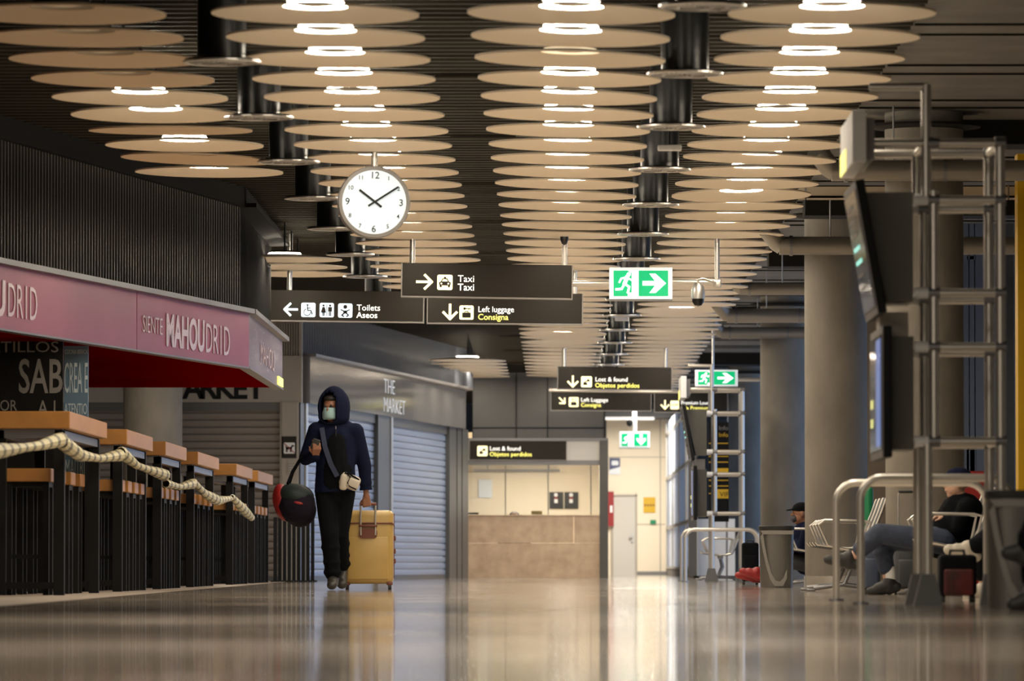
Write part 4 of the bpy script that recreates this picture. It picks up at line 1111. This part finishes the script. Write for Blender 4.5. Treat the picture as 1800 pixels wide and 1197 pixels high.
# ---------------------------------------------------------------- people
def blob(prims, voxel, smooth=3):
    bm = bmesh.new()
    for p in prims:
        if p[0] == 'c':       # tapered capsule: a, ra, b, rb, (sx, sy)
            a, ra, b, rb = Vector(p[1]), p[2], Vector(p[3]), p[4]; sx, sy = p[5] if len(p) > 5 else (1, 1)
            L = (b - a).length; n = max(2, int(L / (min(ra, rb) * .35)) + 1)
            for i in range(n + 1):
                u = i / n; c_ = a.lerp(b, u); r = ra + (rb - ra) * u
                bmesh.ops.create_icosphere(bm, subdivisions=2, radius=r, matrix=Matrix.Translation(c_) @ Matrix.Diagonal((sx, sy, 1, 1)))
        else:                 # ellipsoid: centre, radii, rot
            c_, rr = p[1], p[2]; rot = Euler(p[3]).to_matrix().to_4x4() if len(p) > 3 else Matrix.Identity(4)
            bmesh.ops.create_icosphere(bm, subdivisions=3, radius=1, matrix=Matrix.Translation(Vector(c_)) @ rot @ Matrix.Diagonal((*rr, 1)))
    me = bpy.data.meshes.new('b'); bm.to_mesh(me); bm.free()
    o = bpy.data.objects.new('b', me); C.objects.link(o)
    rm = o.modifiers.new('r', 'REMESH'); rm.mode = 'VOXEL'; rm.voxel_size = voxel
    sm = o.modifiers.new('s', 'SMOOTH'); sm.iterations = smooth; sm.factor = .5
    dg = bpy.context.evaluated_depsgraph_get()
    out = bpy.data.meshes.new_from_object(o.evaluated_get(dg))
    bpy.data.objects.remove(o); bpy.data.meshes.remove(me)
    out.polygons.foreach_set('use_smooth', [True] * len(out.polygons))
    return out
def part(name, me, mt, parent):
    me.name = name; me.materials.clear(); me.materials.append(mt)
    o = bpy.data.objects.new(name, me); link(o, parent); return o
def hand_prims(wr, dr, nrm, curl=.5, side=1, k=1.0):
    """palm and five fingers; dr = pointing direction, nrm = back of hand, curl 0..1"""
    wr = Vector(wr); dr = Vector(dr).normalized(); nrm = Vector(nrm); nrm = (nrm - dr * nrm.dot(dr)).normalized(); lat = dr.cross(nrm) * side
    pr = []
    for j in range(4):
        b = wr + dr * .085 * k + lat * ((j - 1.5) * .020 * k)
        pr.append(('c', wr + lat * ((j - 1.5) * .012 * k), .016 * k, b, .0125 * k))
        L = [.040, .045, .042, .033][j] * k; ang = 0; p0 = b
        for sg in range(3):
            ang += curl * R(62) * (1 + .08 * j); d_ = dr * math.cos(ang) - nrm * math.sin(ang)
            p1 = p0 + d_ * L * (1, .68, .5)[sg]; pr.append(('c', p0, (.0098, .0088, .008)[sg] * k, p1, (.0088, .008, .0068)[sg] * k)); p0 = p1
    b = wr + dr * .03 * k - lat * .028 * k; d1 = (dr * .7 - lat * .7 - nrm * .25 * (1 + curl)).normalized(); d2 = (dr * .85 - lat * .15 - nrm * .55 * curl).normalized()
    pr += [('c', wr + dr * .01, .017 * k, b, .014 * k), ('c', b, .0125 * k, b + d1 * .04 * k, .0105 * k), ('c', b + d1 * .04 * k, .0105 * k, b + d1 * .04 * k + d2 * .032 * k, .0085 * k)]
    return pr
def head_prims(h, fwd, k=1.0):
    """h = head centre, fwd = facing direction angle about z (0 faces -y)"""
    h = Vector(h); rz = Matrix.Rotation(fwd, 3, 'Z')
    q = lambda x, y, z: h + rz @ Vector((x * k, y * k, z * k))
    E = lambda x, y, z, a, b, c: ('e', q(x, y, z), (a * k, b * k, c * k), (0, 0, fwd))
    return [E(0, .01, .03, .077, .095, .088), E(0, -.02, -.045, .060, .070, .062), E(0, -.045, -.09, .034, .036, .026), E(0, -.098, -.015, .012, .018, .022), E(0, -.086, -.055, .026, .014, .009),
            E(0, -.082, .02, .052, .014, .010), E(-.078, .01, -.01, .010, .020, .030), E(.078, .01, -.01, .010, .020, .030)]

def man_base(t, J, head, fwd, skin, mats, hands=(None, None), bulk=1.0, jacket_hem=None, shoes=True, cut=None, fat=1.0, tend=.88):
    """J: joints dict. body is one mesh; jacket, trousers, shoes are parts"""
    sh = [Vector(J['shl']), Vector(J['shr'])]; hp = [Vector(J['hpl']), Vector(J['hpr'])]
    nk = (sh[0] + sh[1]) / 2; pelvis = (hp[0] + hp[1]) / 2
    pr = head_prims(head, fwd) + [('c', nk + Vector((0, 0, .0)), .06, Vector(head) - Vector((0, -.01, .06)), .052)]
    pr += [('c', nk - (nk - pelvis) * .12, .13, nk - (nk - pelvis) * .5, .125, (1.15, .8)), ('c', nk - (nk - pelvis) * .5, .12, pelvis, .125, (1.15, .85))]
    for i, s_ in enumerate('lr'):
        e = Vector(J['el' + s_]); w_ = Vector(J['wr' + s_])
        pr += [('c', sh[i], .052, e, .038), ('c', e, .038, w_, .026)]
        kn = Vector(J['kn' + s_]); an = Vector(J['an' + s_])
        pr += [('c', hp[i], .082, kn, .054), ('c', kn, .054, an, .036), ('c', an, .034, Vector(J['to' + s_]), .026)]
        if hands[i]: pr += hand_prims(*hands[i])
    part('body', blob(pr, .0075, 2), skin, t)
    # jacket
    jm, tm, sm_ = mats
    hem = jacket_hem or (pelvis + (nk - pelvis) * .05)
    ux = (sh[1] - sh[0]).normalized()
    pr = [('c', nk + Vector((0, 0, .0)), .075, nk - Vector((0, 0, .05)), .10, (1.1, .9)), ('c', sh[0], .075 * bulk, sh[1], .075 * bulk)]
    up = (nk - pelvis)
    pr += [('c', nk - up * .14, .155 * bulk, nk - up * .5, .150 * bulk, (1.12, .82)), ('c', nk - up * .5, .150 * bulk, hem, .160 * bulk, (1.12, .86))]
    for i, s_ in enumerate('lr'):
        e = Vector(J['el' + s_]); w_ = Vector(J['wr' + s_]); wend = e.lerp(w_, .93)
        pr += [('c', sh[i], .076 * bulk, e, .060 * bulk), ('c', e, .060 * bulk, wend, .043 * bulk)]
        for u_ in (.55, .8): pr.append(('e', e.lerp(w_, u_), (.055 * bulk,) * 3))
    jk = blob(pr, .012, 4)
    if cut:
        bm = bmesh.new(); bm.from_mesh(jk)
        bmesh.ops.bisect_plane(bm, geom=list(bm.verts) + list(bm.edges) + list(bm.faces), plane_co=(0, 0, cut), plane_no=(.06, 0, -1), clear_outer=True)
        bm.to_mesh(jk); bm.free()
    part('jacket', jk, jm, t)
    pr = [('c', pelvis + Vector((0, 0, .05)), .135, pelvis, .14, (1.15, .88))]
    for i, s_ in enumerate('lr'):
        kn = Vector(J['kn' + s_]); an = Vector(J['an' + s_])
        pr += [('c', hp[i], .105 * fat, kn, .082 * fat), ('c', kn, .082 * fat, kn.lerp(an, tend), .068 * fat)]
        for u_, r_ in ((.3, .084), (.62, .078), (.85, .080))[:3 if tend > .8 else 1]: pr.append(('e', kn.lerp(an, u_), (r_ * fat, r_ * fat, r_ * .6)))
    part('trousers', blob(pr, .012, 3), tm, t)
    if shoes:
        for i, s_ in enumerate('lr'):
            an = Vector(J['an' + s_]); to = Vector(J['to' + s_]); d_ = (to - an); dn = Vector((d_.x, d_.y, 0))
            sm2 = sm_[i] if isinstance(sm_, (list, tuple)) else sm_
            heel = an - d_.normalized() * .05 + Vector((0, 0, -.035))
            pr = [('c', an + Vector((0, 0, .02)), .056 * fat, an - Vector((0, 0, .03)), .050 * fat), ('c', heel, .046, to, .040 * fat, (1.15, 1.0)), ('c', an, .05, an.lerp(to, .6), .05)]
            so = part('shoe', blob(pr, .009, 3), sm2, t)
    return t

# --- the walking man
S = F / 52.2
wx = P(588, 1037, 52.2).x
man = thing('person', 'person walking in dark navy hoodie and blue face mask pulling a yellow suitcase', 'person', (wx, 52.2, 0))
L_ = lambda px, py, y=0: Vector(((px - 588) / S, y, CAMH + (992 - py) / S))
J = dict(shl=L_(556, 757), shr=L_(624, 759), ell=L_(537, 806, .03), wrl=L_(556, 801, -.20), elr=L_(640, 818, .07), wrr=L_(643, 872, .12),
         hpl=L_(574, 868, 0), hpr=L_(604, 868, 0), knl=L_(580, 938, -.10), anl=L_(586, 1020, -.02), tol=(-.015, -.22, .045), knr=L_(597, 936, .04), anr=L_(600, 1010, .33), tor=(.06, .22, .05))
J['anl'] = Vector((-.012, -.03, .10)); J['anr'] = Vector((.055, .36, .19))
hl = (J['wrl'], (.10, -.5, .45), (.25, -.9, -.35), .55, 1, 1.05)
hr = (J['wrr'], (.05, .2, -1), (0.1, -1, -.1), .95, -1, 1.0)
man_base(man, J, L_(583, 718, -.03), R(-20), M['skin'], (M['navy'], M['black_cloth'], M['shoe']), (hl, hr), bulk=1.12, cut=.90, fat=1.08)
hc = L_(584, 719, -.02)
# hood: an open shell round the head
def hood_mesh(c_, rx, ry, rz, fwd, opening=.52, mt=None, parent=None):
    bm = bmesh.new(); bmesh.ops.create_uvsphere(bm, u_segments=40, v_segments=28, radius=1)
    f = Matrix.Rotation(fwd, 3, 'Z') @ Vector((0, -1, -.12)); f.normalize()
    rt = f.cross(Vector((0, 0, 1))).normalized(); upv = rt.cross(f)
    kill = []
    for v in bm.verts:
        d_ = v.co.normalized(); a = d_.dot(rt); b = d_.dot(upv)
        if d_.dot(f) > 0 and (a / opening) ** 2 + ((b - .02) / (opening * 1.38)) ** 2 < 1: kill.append(v)
    bmesh.ops.delete(bm, geom=kill, context='VERTS')
    for v in bm.verts:
        z = v.co.z; k = 1.0
        if z > .5: k = 1 - (z - .5) * .18
        if z < -.3: k = 1 + (-.3 - z) * .55
        v.co = Vector((v.co.x * rx * k, v.co.y * ry * k, z * rz * (1.12 if z > 0 else 1.0)))
    bmesh.ops.solidify(bm, geom=list(bm.faces), thickness=.014)
    bmesh.ops.translate(bm, verts=bm.verts, vec=c_)
    me = bpy.data.meshes.new('hood'); bm.to_mesh(me); bm.free()
    me.polygons.foreach_set('use_smooth', [True] * len(me.polygons))
    return part('hood', me, mt, parent)
hood_mesh(hc + Vector((.014, .02, .014)), .150, .155, .178, R(-26), .56, M['navy'], man)
# hood folds down on to the shoulders
pr = [('c', L_(572, 752, -.02), .055, L_(600, 757, -.05), .05), ('c', L_(604, 745, .0), .05, L_(618, 752, .02), .045), ('c', L_(566, 744, .02), .045, L_(560, 752, .03), .045), ('c', L_(604, 745, .07), .06, L_(568, 745, .07), .06)]
part('collar', blob(pr, .012, 3), M['navy'], man)
# mask, eyes, zip
fz = Matrix.Rotation(R(-20), 3, 'Z'); hcen = L_(583, 718, -.03)
m = MB(); rings = []
for z in (-.105, -.085, -.06, -.035, -.01, .004):
    ring = []
    for k in range(13):
        a = R(-80 + 160 * k / 12); bul = 1 + .12 * math.cos(a) ** 3
        rr = .074 + (.010 if abs(z + .06) < .03 else 0); 
        ring.append(hcen + fz @ Vector((math.sin(a) * rr * .98, -math.cos(a) * (rr + .030) * (1.0 if z > -.09 else .93), z)))
    rings.append(ring)
m.loft(rings, cap=False, closed=False); o = m.build('face_mask', M['mask'], man, smooth=True); sd = o.modifiers.new('s', 'SOLIDIFY'); sd.thickness = .003
for sx in (-1, 1):
    m = MB(); c_ = hcen + fz @ Vector((sx * .03, -.089, .018)); m.lathe([(.001, -.008), (.012, -.005), (.014, .002), (.001, .006)], c_, n=12, axis='y'); m.build('eye', M['hair'], man, smooth=True)
part('hair', blob([('e', hcen + fz @ Vector((0, -.02, .088)), (.07, .07, .035))], .008, 2), M['hair'], man)
m = MB(); m.tube([L_(591, 750, -.145), L_(591, 755, -.15)], .005, 6); m.build('zip_pull', M['alu'], man)
m = MB(); m.tube([L_(591, 750, -.135), L_(592, 800, -.150), L_(593, 850, -.15)], .003, 6); m.build('zip', M['charcoal'], man)
part('shirt_front', blob([('c', (.02, -.06, 1.37), .10, (.015, -.05, 1.05), .13, (1.1, .95)), ('c', (.015, -.03, 1.1), .145, (.015, -.02, .98), .155, (1.12, .93))], .011, 3), M['black_cloth'], man)
# phone in the raised hand
ph = thing('mobile_phone', 'dark mobile phone held in the raised hand of the walking man', 'phone', man.location + L_(555, 784, -.27))
MB().rbox((0, 0, 0), (.068, .009, .14), .006, (R(35), R(18), R(10))).build('phone_body', M['charcoal'], ph, smooth=True)
MB().rbox((0, .0055, 0.003), (.060, .002, .125), .001, (R(35), R(18), R(10))).build('screen', M['screen'], ph)
# cross-body bag
cb = thing('crossbody_bag', 'small off-white crossbody bag with black trim at the walking man\'s hip', 'bag', man.location + L_(616, 847, -.19))
MB().rbox((0, 0, 0), (.185, .085, .135), .035, (0, R(22), 0)).build('bag_body', M['white_cloth'], cb, smooth=True)
MB().rbox((-.055, -.006, -.004), (.075, .090, .150), .03, (0, R(8), 0)).build('side_pocket', M['white_cloth'], cb, smooth=True)
MB().rbox((.035, -.045, -.018), (.105, .035, .085), .016, (0, R(22), 0)).build('front_pocket', M['white_cloth'], cb, smooth=True)
m = MB(); m.tube([(-.02, -.045, .065), (.008, -.052, .040), (-.018, -.056, -.012), (.0, -.058, -.045), (.06, -.058, -.075)], .0055, 8); m.build('black_trim', M['black_cloth'], cb, smooth=True)
m = MB(); m.tube([(-.045, -.030, .078), (.0, -.045, .068), (.045, -.045, .040), (.085, -.03, .015)], .008, 8); m.build('zip_edge', M['black_cloth'], cb, smooth=True)
text('SPORT', .016, (.02, -.073, -.02), M['charcoal'], cb) if False else None
m = MB()
pts = [L_(566, 752, -.10), L_(572, 785, -.165), L_(582, 815, -.185), L_(594, 838, -.19)]
pts = [p_ - L_(616, 847, -.19) for p_ in pts]
for p0, p1 in zip(pts, pts[1:]):
    v = (p1 - p0).normalized(); sd_ = v.cross(Vector((0, 1, 0))).normalized() * .022; y_ = Vector((0, .006, 0))
    m.loft([[p0 - sd_, p0 + sd_, p0 + sd_ + y_, p0 - sd_ + y_], [p1 - sd_, p1 + sd_, p1 + sd_ + y_, p1 - sd_ + y_]])
m.build('strap', MATS.get('strap_navy') or mat('strap_navy', (.012, .02, .055), .7), cb)
# duffel bag hanging from the forearm
db = thing('duffel_bag', 'dark round duffel bag with red end hanging from the walking man\'s arm', 'bag', man.location + L_(518, 887, .0))
part('bag_body', blob([('c', (.02, -.10, -.01), .175, (.02, .16, -.01), .175, (1.0, 1.0)), ('e', (.015, 0, .06), (.165, .22, .13)), ('e', (.05, 0, -.05), (.15, .21, .16))], .014, 3), M['plum'], db)
part('upper_panel', blob([('e', (.01, -.03, .075), (.172, .235, .118), (0, R(14), 0))], .012, 3), M['teal'], db)
part('red_end_pocket', blob([('e', (-.120, -.03, .045), (.085, .15, .150), (0, R(-6), 0)), ('e', (-.105, -.04, -.07), (.06, .13, .10), (0, R(-38), 0))], .01, 3), M['red'], db)
part('red_logo_patch', blob([('e', (.045, -.262, .012), (.045, .014, .014), (0, R(12), 0))], .005, 2), M['red'], db)
m = MB()
q0 = L_(527, 808, .0) - L_(518, 887, .0)
for off in (-.05, .06):
    m.tube([q0 + Vector((0, off * .4, .0)), Vector((-.02, off, .30)), Vector((-.06, off * 2.4, .19))], .014, 8)
m.tube([q0 + Vector((0, -.05, 0)), q0 + Vector((.03, -.05, .045)), q0 + Vector((.06, 0.02, .03)), q0 + Vector((.03, .07, -.02)), q0 + Vector((0, .02, -.01))], .012, 8)
m.build('strap', M['black_cloth'], db, smooth=True)

# --- yellow suitcase
ds = 52.75; s_ = F / ds
sc_ = thing('suitcase', 'large mustard yellow hard suitcase with brown trim pulled by the walking man', 'suitcase', (P(647, 1034, ds).x, ds, 0))
W_ = 89 / s_; H_ = (1030 - 897) / s_ ; zb = .055; dep = .28
MB().rbox((0, dep / 2, zb + H_ / 2 - .01), (W_, dep, H_ - .02), .055, seg=5).build('shell', M['case_yellow'], sc_, smooth=True)
MB().rbox((0, -.001, zb + H_ * .34), (W_ * .80, .016, H_ * .56), .007).build('front_shell_panel', M['case_yellow'], sc_, smooth=True)
zt = zb + H_ * .80
m = MB(); m.rbox((0, -.006, zt), (W_ * .94, .012, .014), .005); m.rbox((W_ / 2, dep / 2, zb + H_ * .5), (.012, .02, H_ * .86), .004); m.tube([(W_ * .46, -.004, zt), (W_ * .5, .03, zt - .01), (W_ * .505, .14, zt - .03)], .008, 8); m.build('brown_trim', M['case_brown'], sc_, smooth=True)
m = MB(); m.rrect(-.085, -.045, .085, .045, .035, (0, -.008, zb + H_ * .665), 1, .014); m.build('handle_plate', M['case_brown'], sc_)
m = MB(); m.rbox((0, -.02, zb + H_ * .765), (.17, .025, .022), .008); m.build('grip_bar', M['case_brown'], sc_, smooth=True)
zh = CAMH + (992 - 887) / s_
for x in (-.068, .068):
    MB().tube([(x, -.018, zb + H_ * .64), (x, -.018, zh)], .010, 10).build('pull_rod', M['steel'], sc_, smooth=True)
m = MB(); m.rbox((0, -.018, zh + .004), (.16, .034, .030), .012); m.build('pull_grip', M['case_brown'], sc_, smooth=True)
for x in (-W_ * .42, W_ * .42):
    for y in (.03, dep - .04):
        wh = MB().cyl((x - .012, y, .026), (x + .012, y, .026), .026, 16).build('wheel', M['rubber'], sc_, smooth=True)
        MB().rbox((x, y, .058), (.05, .045, .035), .01).build('wheel_housing', M['case_brown'], wh, smooth=True)
m = MB()
for z in (.30, .43, .60): m.rbox((W_ / 2 + .008, .12, zb + H_ * (z)), (.022, .05, .045), .006)
m.build('latch', M['case_brown'], sc_, smooth=True)

# --- seated person in black with jeans
def seated(label, d, hip, knee1, ank1, toe1, knee2, ank2, toe2, neck, head, mats, skin, cap=None, gap=.18, hand_at=None, mask=False, shoe_m=None):
    s_ = F / d; o_ = P(hip[0], 992, d); base = Vector((o_.x, d, 0))
    Q = lambda p, y=0: Vector(((p[0] - hip[0]) / s_, y, CAMH + (992 - p[1]) / s_))
    t = thing('person', label, 'person', base)
    h = Q(hip); nk = Q(neck)
    sh1 = nk + Vector((0, -.17, -.03)); sh2 = nk + Vector((0, .17, -.03))
    mid = nk.lerp(h, .45)
    ha = Q(hand_at) if hand_at else h + Vector((-.22, 0, .22))
    e1 = (sh1 + ha) / 2 + Vector((.02, -.06, -.14)); e2 = (sh2 + ha) / 2 + Vector((.02, .06, -.14))
    w1 = ha + Vector((.05, -.07, -.01)); w2 = ha + Vector((.05, .07, -.01))
    J = dict(shl=sh1, shr=sh2, ell=e1, elr=e2, wrl=w1, wrr=w2, hpl=h + Vector((0, -.09, 0)), hpr=h + Vector((0, .09, 0)),
             knl=Q(knee1, -gap * .6), anl=Q(ank1, -gap * .4), tol=Q(toe1, -gap * .4), knr=Q(knee2, gap * .5), anr=Q(ank2, gap * .4), tor=Q(toe2, gap * .4))
    hnds = ((w1, (-1, .5, .1), (0, -.3, 1), .7, 1, 1.0), (w2, (-1, -.5, .1), (0, .3, 1), .7, -1, 1.0))
    hd = Q(head)
    man_base(t, J, hd, R(-90), skin, mats, hnds, bulk=1.0, tend=.62)
    E = lambda x, y, z, a, b, c: ('e', hd + Vector((x, y, z)), (a, b, c))
    if cap:
        part('cap', blob([E(.01, 0, .055, .105, .085, .072), ('e', hd + Vector((-.10, 0, .045)), (.07, .06, .010), (0, R(-8), 0))], .008, 2), cap, t)
    else:
        part('hair', blob([E(.025, 0, .05, .095, .085, .075), E(.055, 0, -.01, .05, .08, .07)], .009, 2), M['hair'], t)
    if mask:
        part('face_mask', blob([E(-.07, 0, -.055, .045, .060, .045)], .008, 2), M['charcoal'], t)
    return t
seated('person seated in black jacket and jeans with legs crossed, looking down', 44.0, (1657, 952), (1544, 938), (1492, 984), (1457, 984), (1550, 948), (1564, 1028), (1533, 1040),
       (1697, 884), (1683, 850), (M['black_cloth'], M['denim'], M['rubber']), M['skin_pale'], M['navy'], .2, (1655, 905))
q = P(1564, 1018, 44.08)
pr_ = bpy.data.objects['person.001']
part('sock', blob([('c', (q.x - pr_.location.x, .08, q.z - .01), .046, (q.x - pr_.location.x - .004, .08, q.z + .075), .048)], .008, 2), M['white'], pr_)['label'] = 'white sock'
seated('person with dark cap, mask and navy jacket seated behind the far litter bin', 62.3, (1422, 990), (1376, 985), (1330, 1008), (1306, 1004), (1372, 984), (1326, 1012), (1299, 1011),
       (1420, 925), (1408, 903), (M['navy'], M['charcoal'], M['red']), M['skin'], M['black_cloth'], .16, (1390, 955), True)
seated('person in black trousers and pale sneakers seated beside the right litter bin', 40.0, (1842, 955), (1742, 942), (1700, 968), (1668, 966), (1736, 960), (1730, 1040), (1704, 1046),
       (1880, 880), (1872, 840), (M['black_cloth'], M['black_cloth'], M['white_cloth']), M['skin_pale'], None, .2, (1830, 905))
seated('person at the right edge of picture showing only dark shoes', 29.0, (1905, 950), (1820, 930), (1800, 970), (1772, 972), (1822, 950), (1818, 1052), (1786, 1062),
       (1925, 830), (1912, 790), (M['black_cloth'], M['black_cloth'], M['rubber']), M['skin_pale'], None, .2, (1860, 905))
# receptionist behind the counter
rc = P(904, 909, DR + .95)
t = thing('person', 'person with dark hair sitting low behind the beige reception counter', 'person', (rc.x, rc.y, 0))
zc = rc.z - .02
J = dict(shl=(-.18, 0, zc - .24), shr=(.18, 0, zc - .24), ell=(-.24, -.06, zc - .48), elr=(.24, -.06, zc - .48), wrl=(-.12, -.26, zc - .46), wrr=(.12, -.26, zc - .46),
         hpl=(-.09, .05, .46), hpr=(.09, .05, .46), knl=(-.11, -.30, .47), knr=(.11, -.30, .47), anl=(-.11, -.28, .10), anr=(.11, -.28, .10), tol=(-.11, -.42, .045), tor=(.11, -.42, .045))
man_base(t, J, (0, 0, zc), 0, M['skin_pale'], (M['navy'], M['charcoal'], M['rubber']), ((J['wrl'], (.2, -1, 0), (0, 0, 1), .4, 1, 1), (J['wrr'], (-.2, -1, 0), (0, 0, 1), .4, -1, 1)))
part('hair', blob([('e', (0, .03, zc + .045), (.09, .095, .08))], .009, 2), M['hair'], t)
m = MB(); m.rbox((0, .08, .40), (.46, .44, .07), .03); t2 = thing('office_chair', 'dark office chair under the receptionist behind the counter', 'chair', (rc.x, rc.y, 0)); m.build('seat', M['charcoal'], t2)
m = MB(); m.cyl((0, .08, .04), (0, .08, .38), .03, 10)
for k in range(5): m.tube([(0, .08, .06), (.26 * math.cos(k * 1.257), .08 + .26 * math.sin(k * 1.257), .03)], .02, 8)
m.build('pedestal', M['rubber'], t2)

# ---------------------------------------------------------------- bar tables and stools
XT = -3.66
tabs = [(42.7, 46.25), (48.4, 51.5), (53.2, 56.2), (58.0, 61.6), (65.0, 68.4), (69.7, 73.3)]
ZT = 1.385
ordw = ['nearest', 'second', 'third', 'fourth', 'fifth', 'farthest']
for i, (y0, y1) in enumerate(tabs):
    L = y1 - y0; wd = .62 if i == 0 else .42
    t = thing('bar_table', 'tall bar table with thick wooden top, %s along the left side' % ordw[i], 'table', (XT - wd / 2, y0, 0), 0, 'tall wooden bar tables')
    hw = wd / 2
    MB().rbox((0, L / 2, ZT - .065), (wd, L, .13), .006, seg=1).build('tabletop', M['wood'], t)
    m = MB(); m.box((-hw + .06, .08, ZT - .20), (hw - .06, .14, ZT - .13)); m.box((-hw + .06, L - .14, ZT - .20), (hw - .06, L - .08, ZT - .13)); m.box((hw - .12, .08, ZT - .20), (hw - .06, L - .08, ZT - .14)); m.box((-hw + .06, .08, ZT - .20), (-hw + .12, L - .08, ZT - .14))
    m.build('underframe', M['steel_dark'], t)
    for x in (-hw + .09, hw - .09):
        for y in (.16, L - .16):
            MB().box((x - .04, y - .04, 0), (x + .04, y + .04, ZT - .14)).build('leg', M['black'], t)
    for y in (.13, L - .19): MB().box((-hw + .06, y, .05), (hw - .06, y + .06, .10)).build('foot_bar', M['black'], t)
def make_stool():
    t = bpy.data.objects.new('bar_stool', None); C.objects.link(t); t.empty_display_size = .1
    zs = .96
    MB().rbox((0, 0, zs - .05), (.36, .42, .10), .006, seg=1).build('seat', M['wood'], t)
    for x in (-.14, .14):
        for y in (-.16, .16): MB().box((x - .022, y - .022, 0), (x + .022, y + .022, zs - .10)).build('leg', M['black'], t)
    MB().box((-.14, -.17, .28), (.14, -.14, .31)).build('foot_rail', M['black'], t); MB().box((-.14, .14, .28), (.14, .17, .31)).build('foot_rail', M['black'], t)
    MB().box((-.16, -.16, zs - .14), (.16, .16, zs - .10)).build('underframe', M['black'], t)
    return t
sp_ = None
for i, (y0, y1) in enumerate(tabs):
    n = 4
    for k in range(n):
        y = y0 + (y1 - y0) * (k + .5) / n
        for side in (0, 1):
            if side == 0: x = XT - (.34 if i == 0 else .24)
            else: x = XT - .84
            if i == 0 and side == 1 and k == 3 : pass
            if side == 1 and i == 1 and k < 2: continue
            if sp_ is None: t = sp_ = make_stool()
            else: t = dup(sp_)
            t.location = (x, y, 0)
            tag(t, 'wooden bar stool, %s %s the %s bar table' % (['first', 'second', 'third', 'fourth'][k], ['tucked under', 'on the wall side of'][side], ordw[i]), 'stool', 'bar stools at the tables')
# striped barrier tape looped along the tables
segs = [[(-60, 800), (20, 790), (70, 783), (110, 772)], [(110, 778), (140, 800), (175, 806), (212, 800)], [(212, 795), (240, 818), (268, 828), (292, 836)], [(292, 850), (315, 856), (340, 850)], [(340, 846), (360, 868), (382, 880), (407, 876)], [(408, 873), (425, 893), (444, 912)]]
names = ['nearest length', 'second length', 'third length', 'fourth length', 'fifth length', 'farthest length']
for i, sg in enumerate(segs):
    pts = []
    for j in range(len(sg) - 1):
        for u in range(14):
            px = sg[j][0] + (sg[j + 1][0] - sg[j][0]) * u / 14; py = sg[j][1] + (sg[j + 1][1] - sg[j][1]) * u / 14
            d = -(XT + .05) * F / (979 - px) if px < 960 else 60
            pts.append(P(px, py, d))
    base = pts[0].copy()
    hgt = .052
    # resample densely into pleats
    out = []; rad = []
    seglen = [0]
    for a_, b_ in zip(pts, pts[1:]): seglen.append(seglen[-1] + (Vector((a_.x, a_.y * .12, a_.z)) - Vector((b_.x, b_.y * .12, b_.z))).length)
    tot = seglen[-1]; n = max(10, int(tot / .012)); j = 0
    for k in range(n + 1):
        g = tot * k / n
        while j < len(seglen) - 2 and seglen[j + 1] < g: j += 1
        u = (g - seglen[j]) / max(1e-6, seglen[j + 1] - seglen[j]); out.append(pts[j].lerp(pts[j + 1], u) - base)
        rad.append(.030 + .014 * abs(math.sin(k * PI / 2)) + .012 * math.sin(k * .11 + i))
    m = MB(); m.tube(out, .04, 10, radii=rad, alt=(0, 0, 1, 2, 0, 1))
    o = m.build('barrier_tape', [M['tape'], M['tape_dark'], M['tape_yellow']], None); o.location = base
    tag(o, 'twisted cream and black striped barrier tape tied along the tables, %s' % names[i], 'barrier tape', 'barrier tape along tables')
# stacked dark stools/planter posts beyond the last table
for k in range(9):
    px = 484 + k * 8.2; d = 75.5 + (k % 3) * .6
    p = P(px, 905, d)
    t = thing('queue_post', 'black folded parasol-like post behind the duffel bag, %s from the left' % ordn(k + 1), 'post', (p.x, d, 0), 0, 'black posts behind the walking man')
    MB().box((-.024, -.024, 0), (.024, .024, .86)).build('post_body', M['black'], t)
    MB().box((-.06, -.06, 0), (.06, .06, .02)).build('foot', M['black'], t)
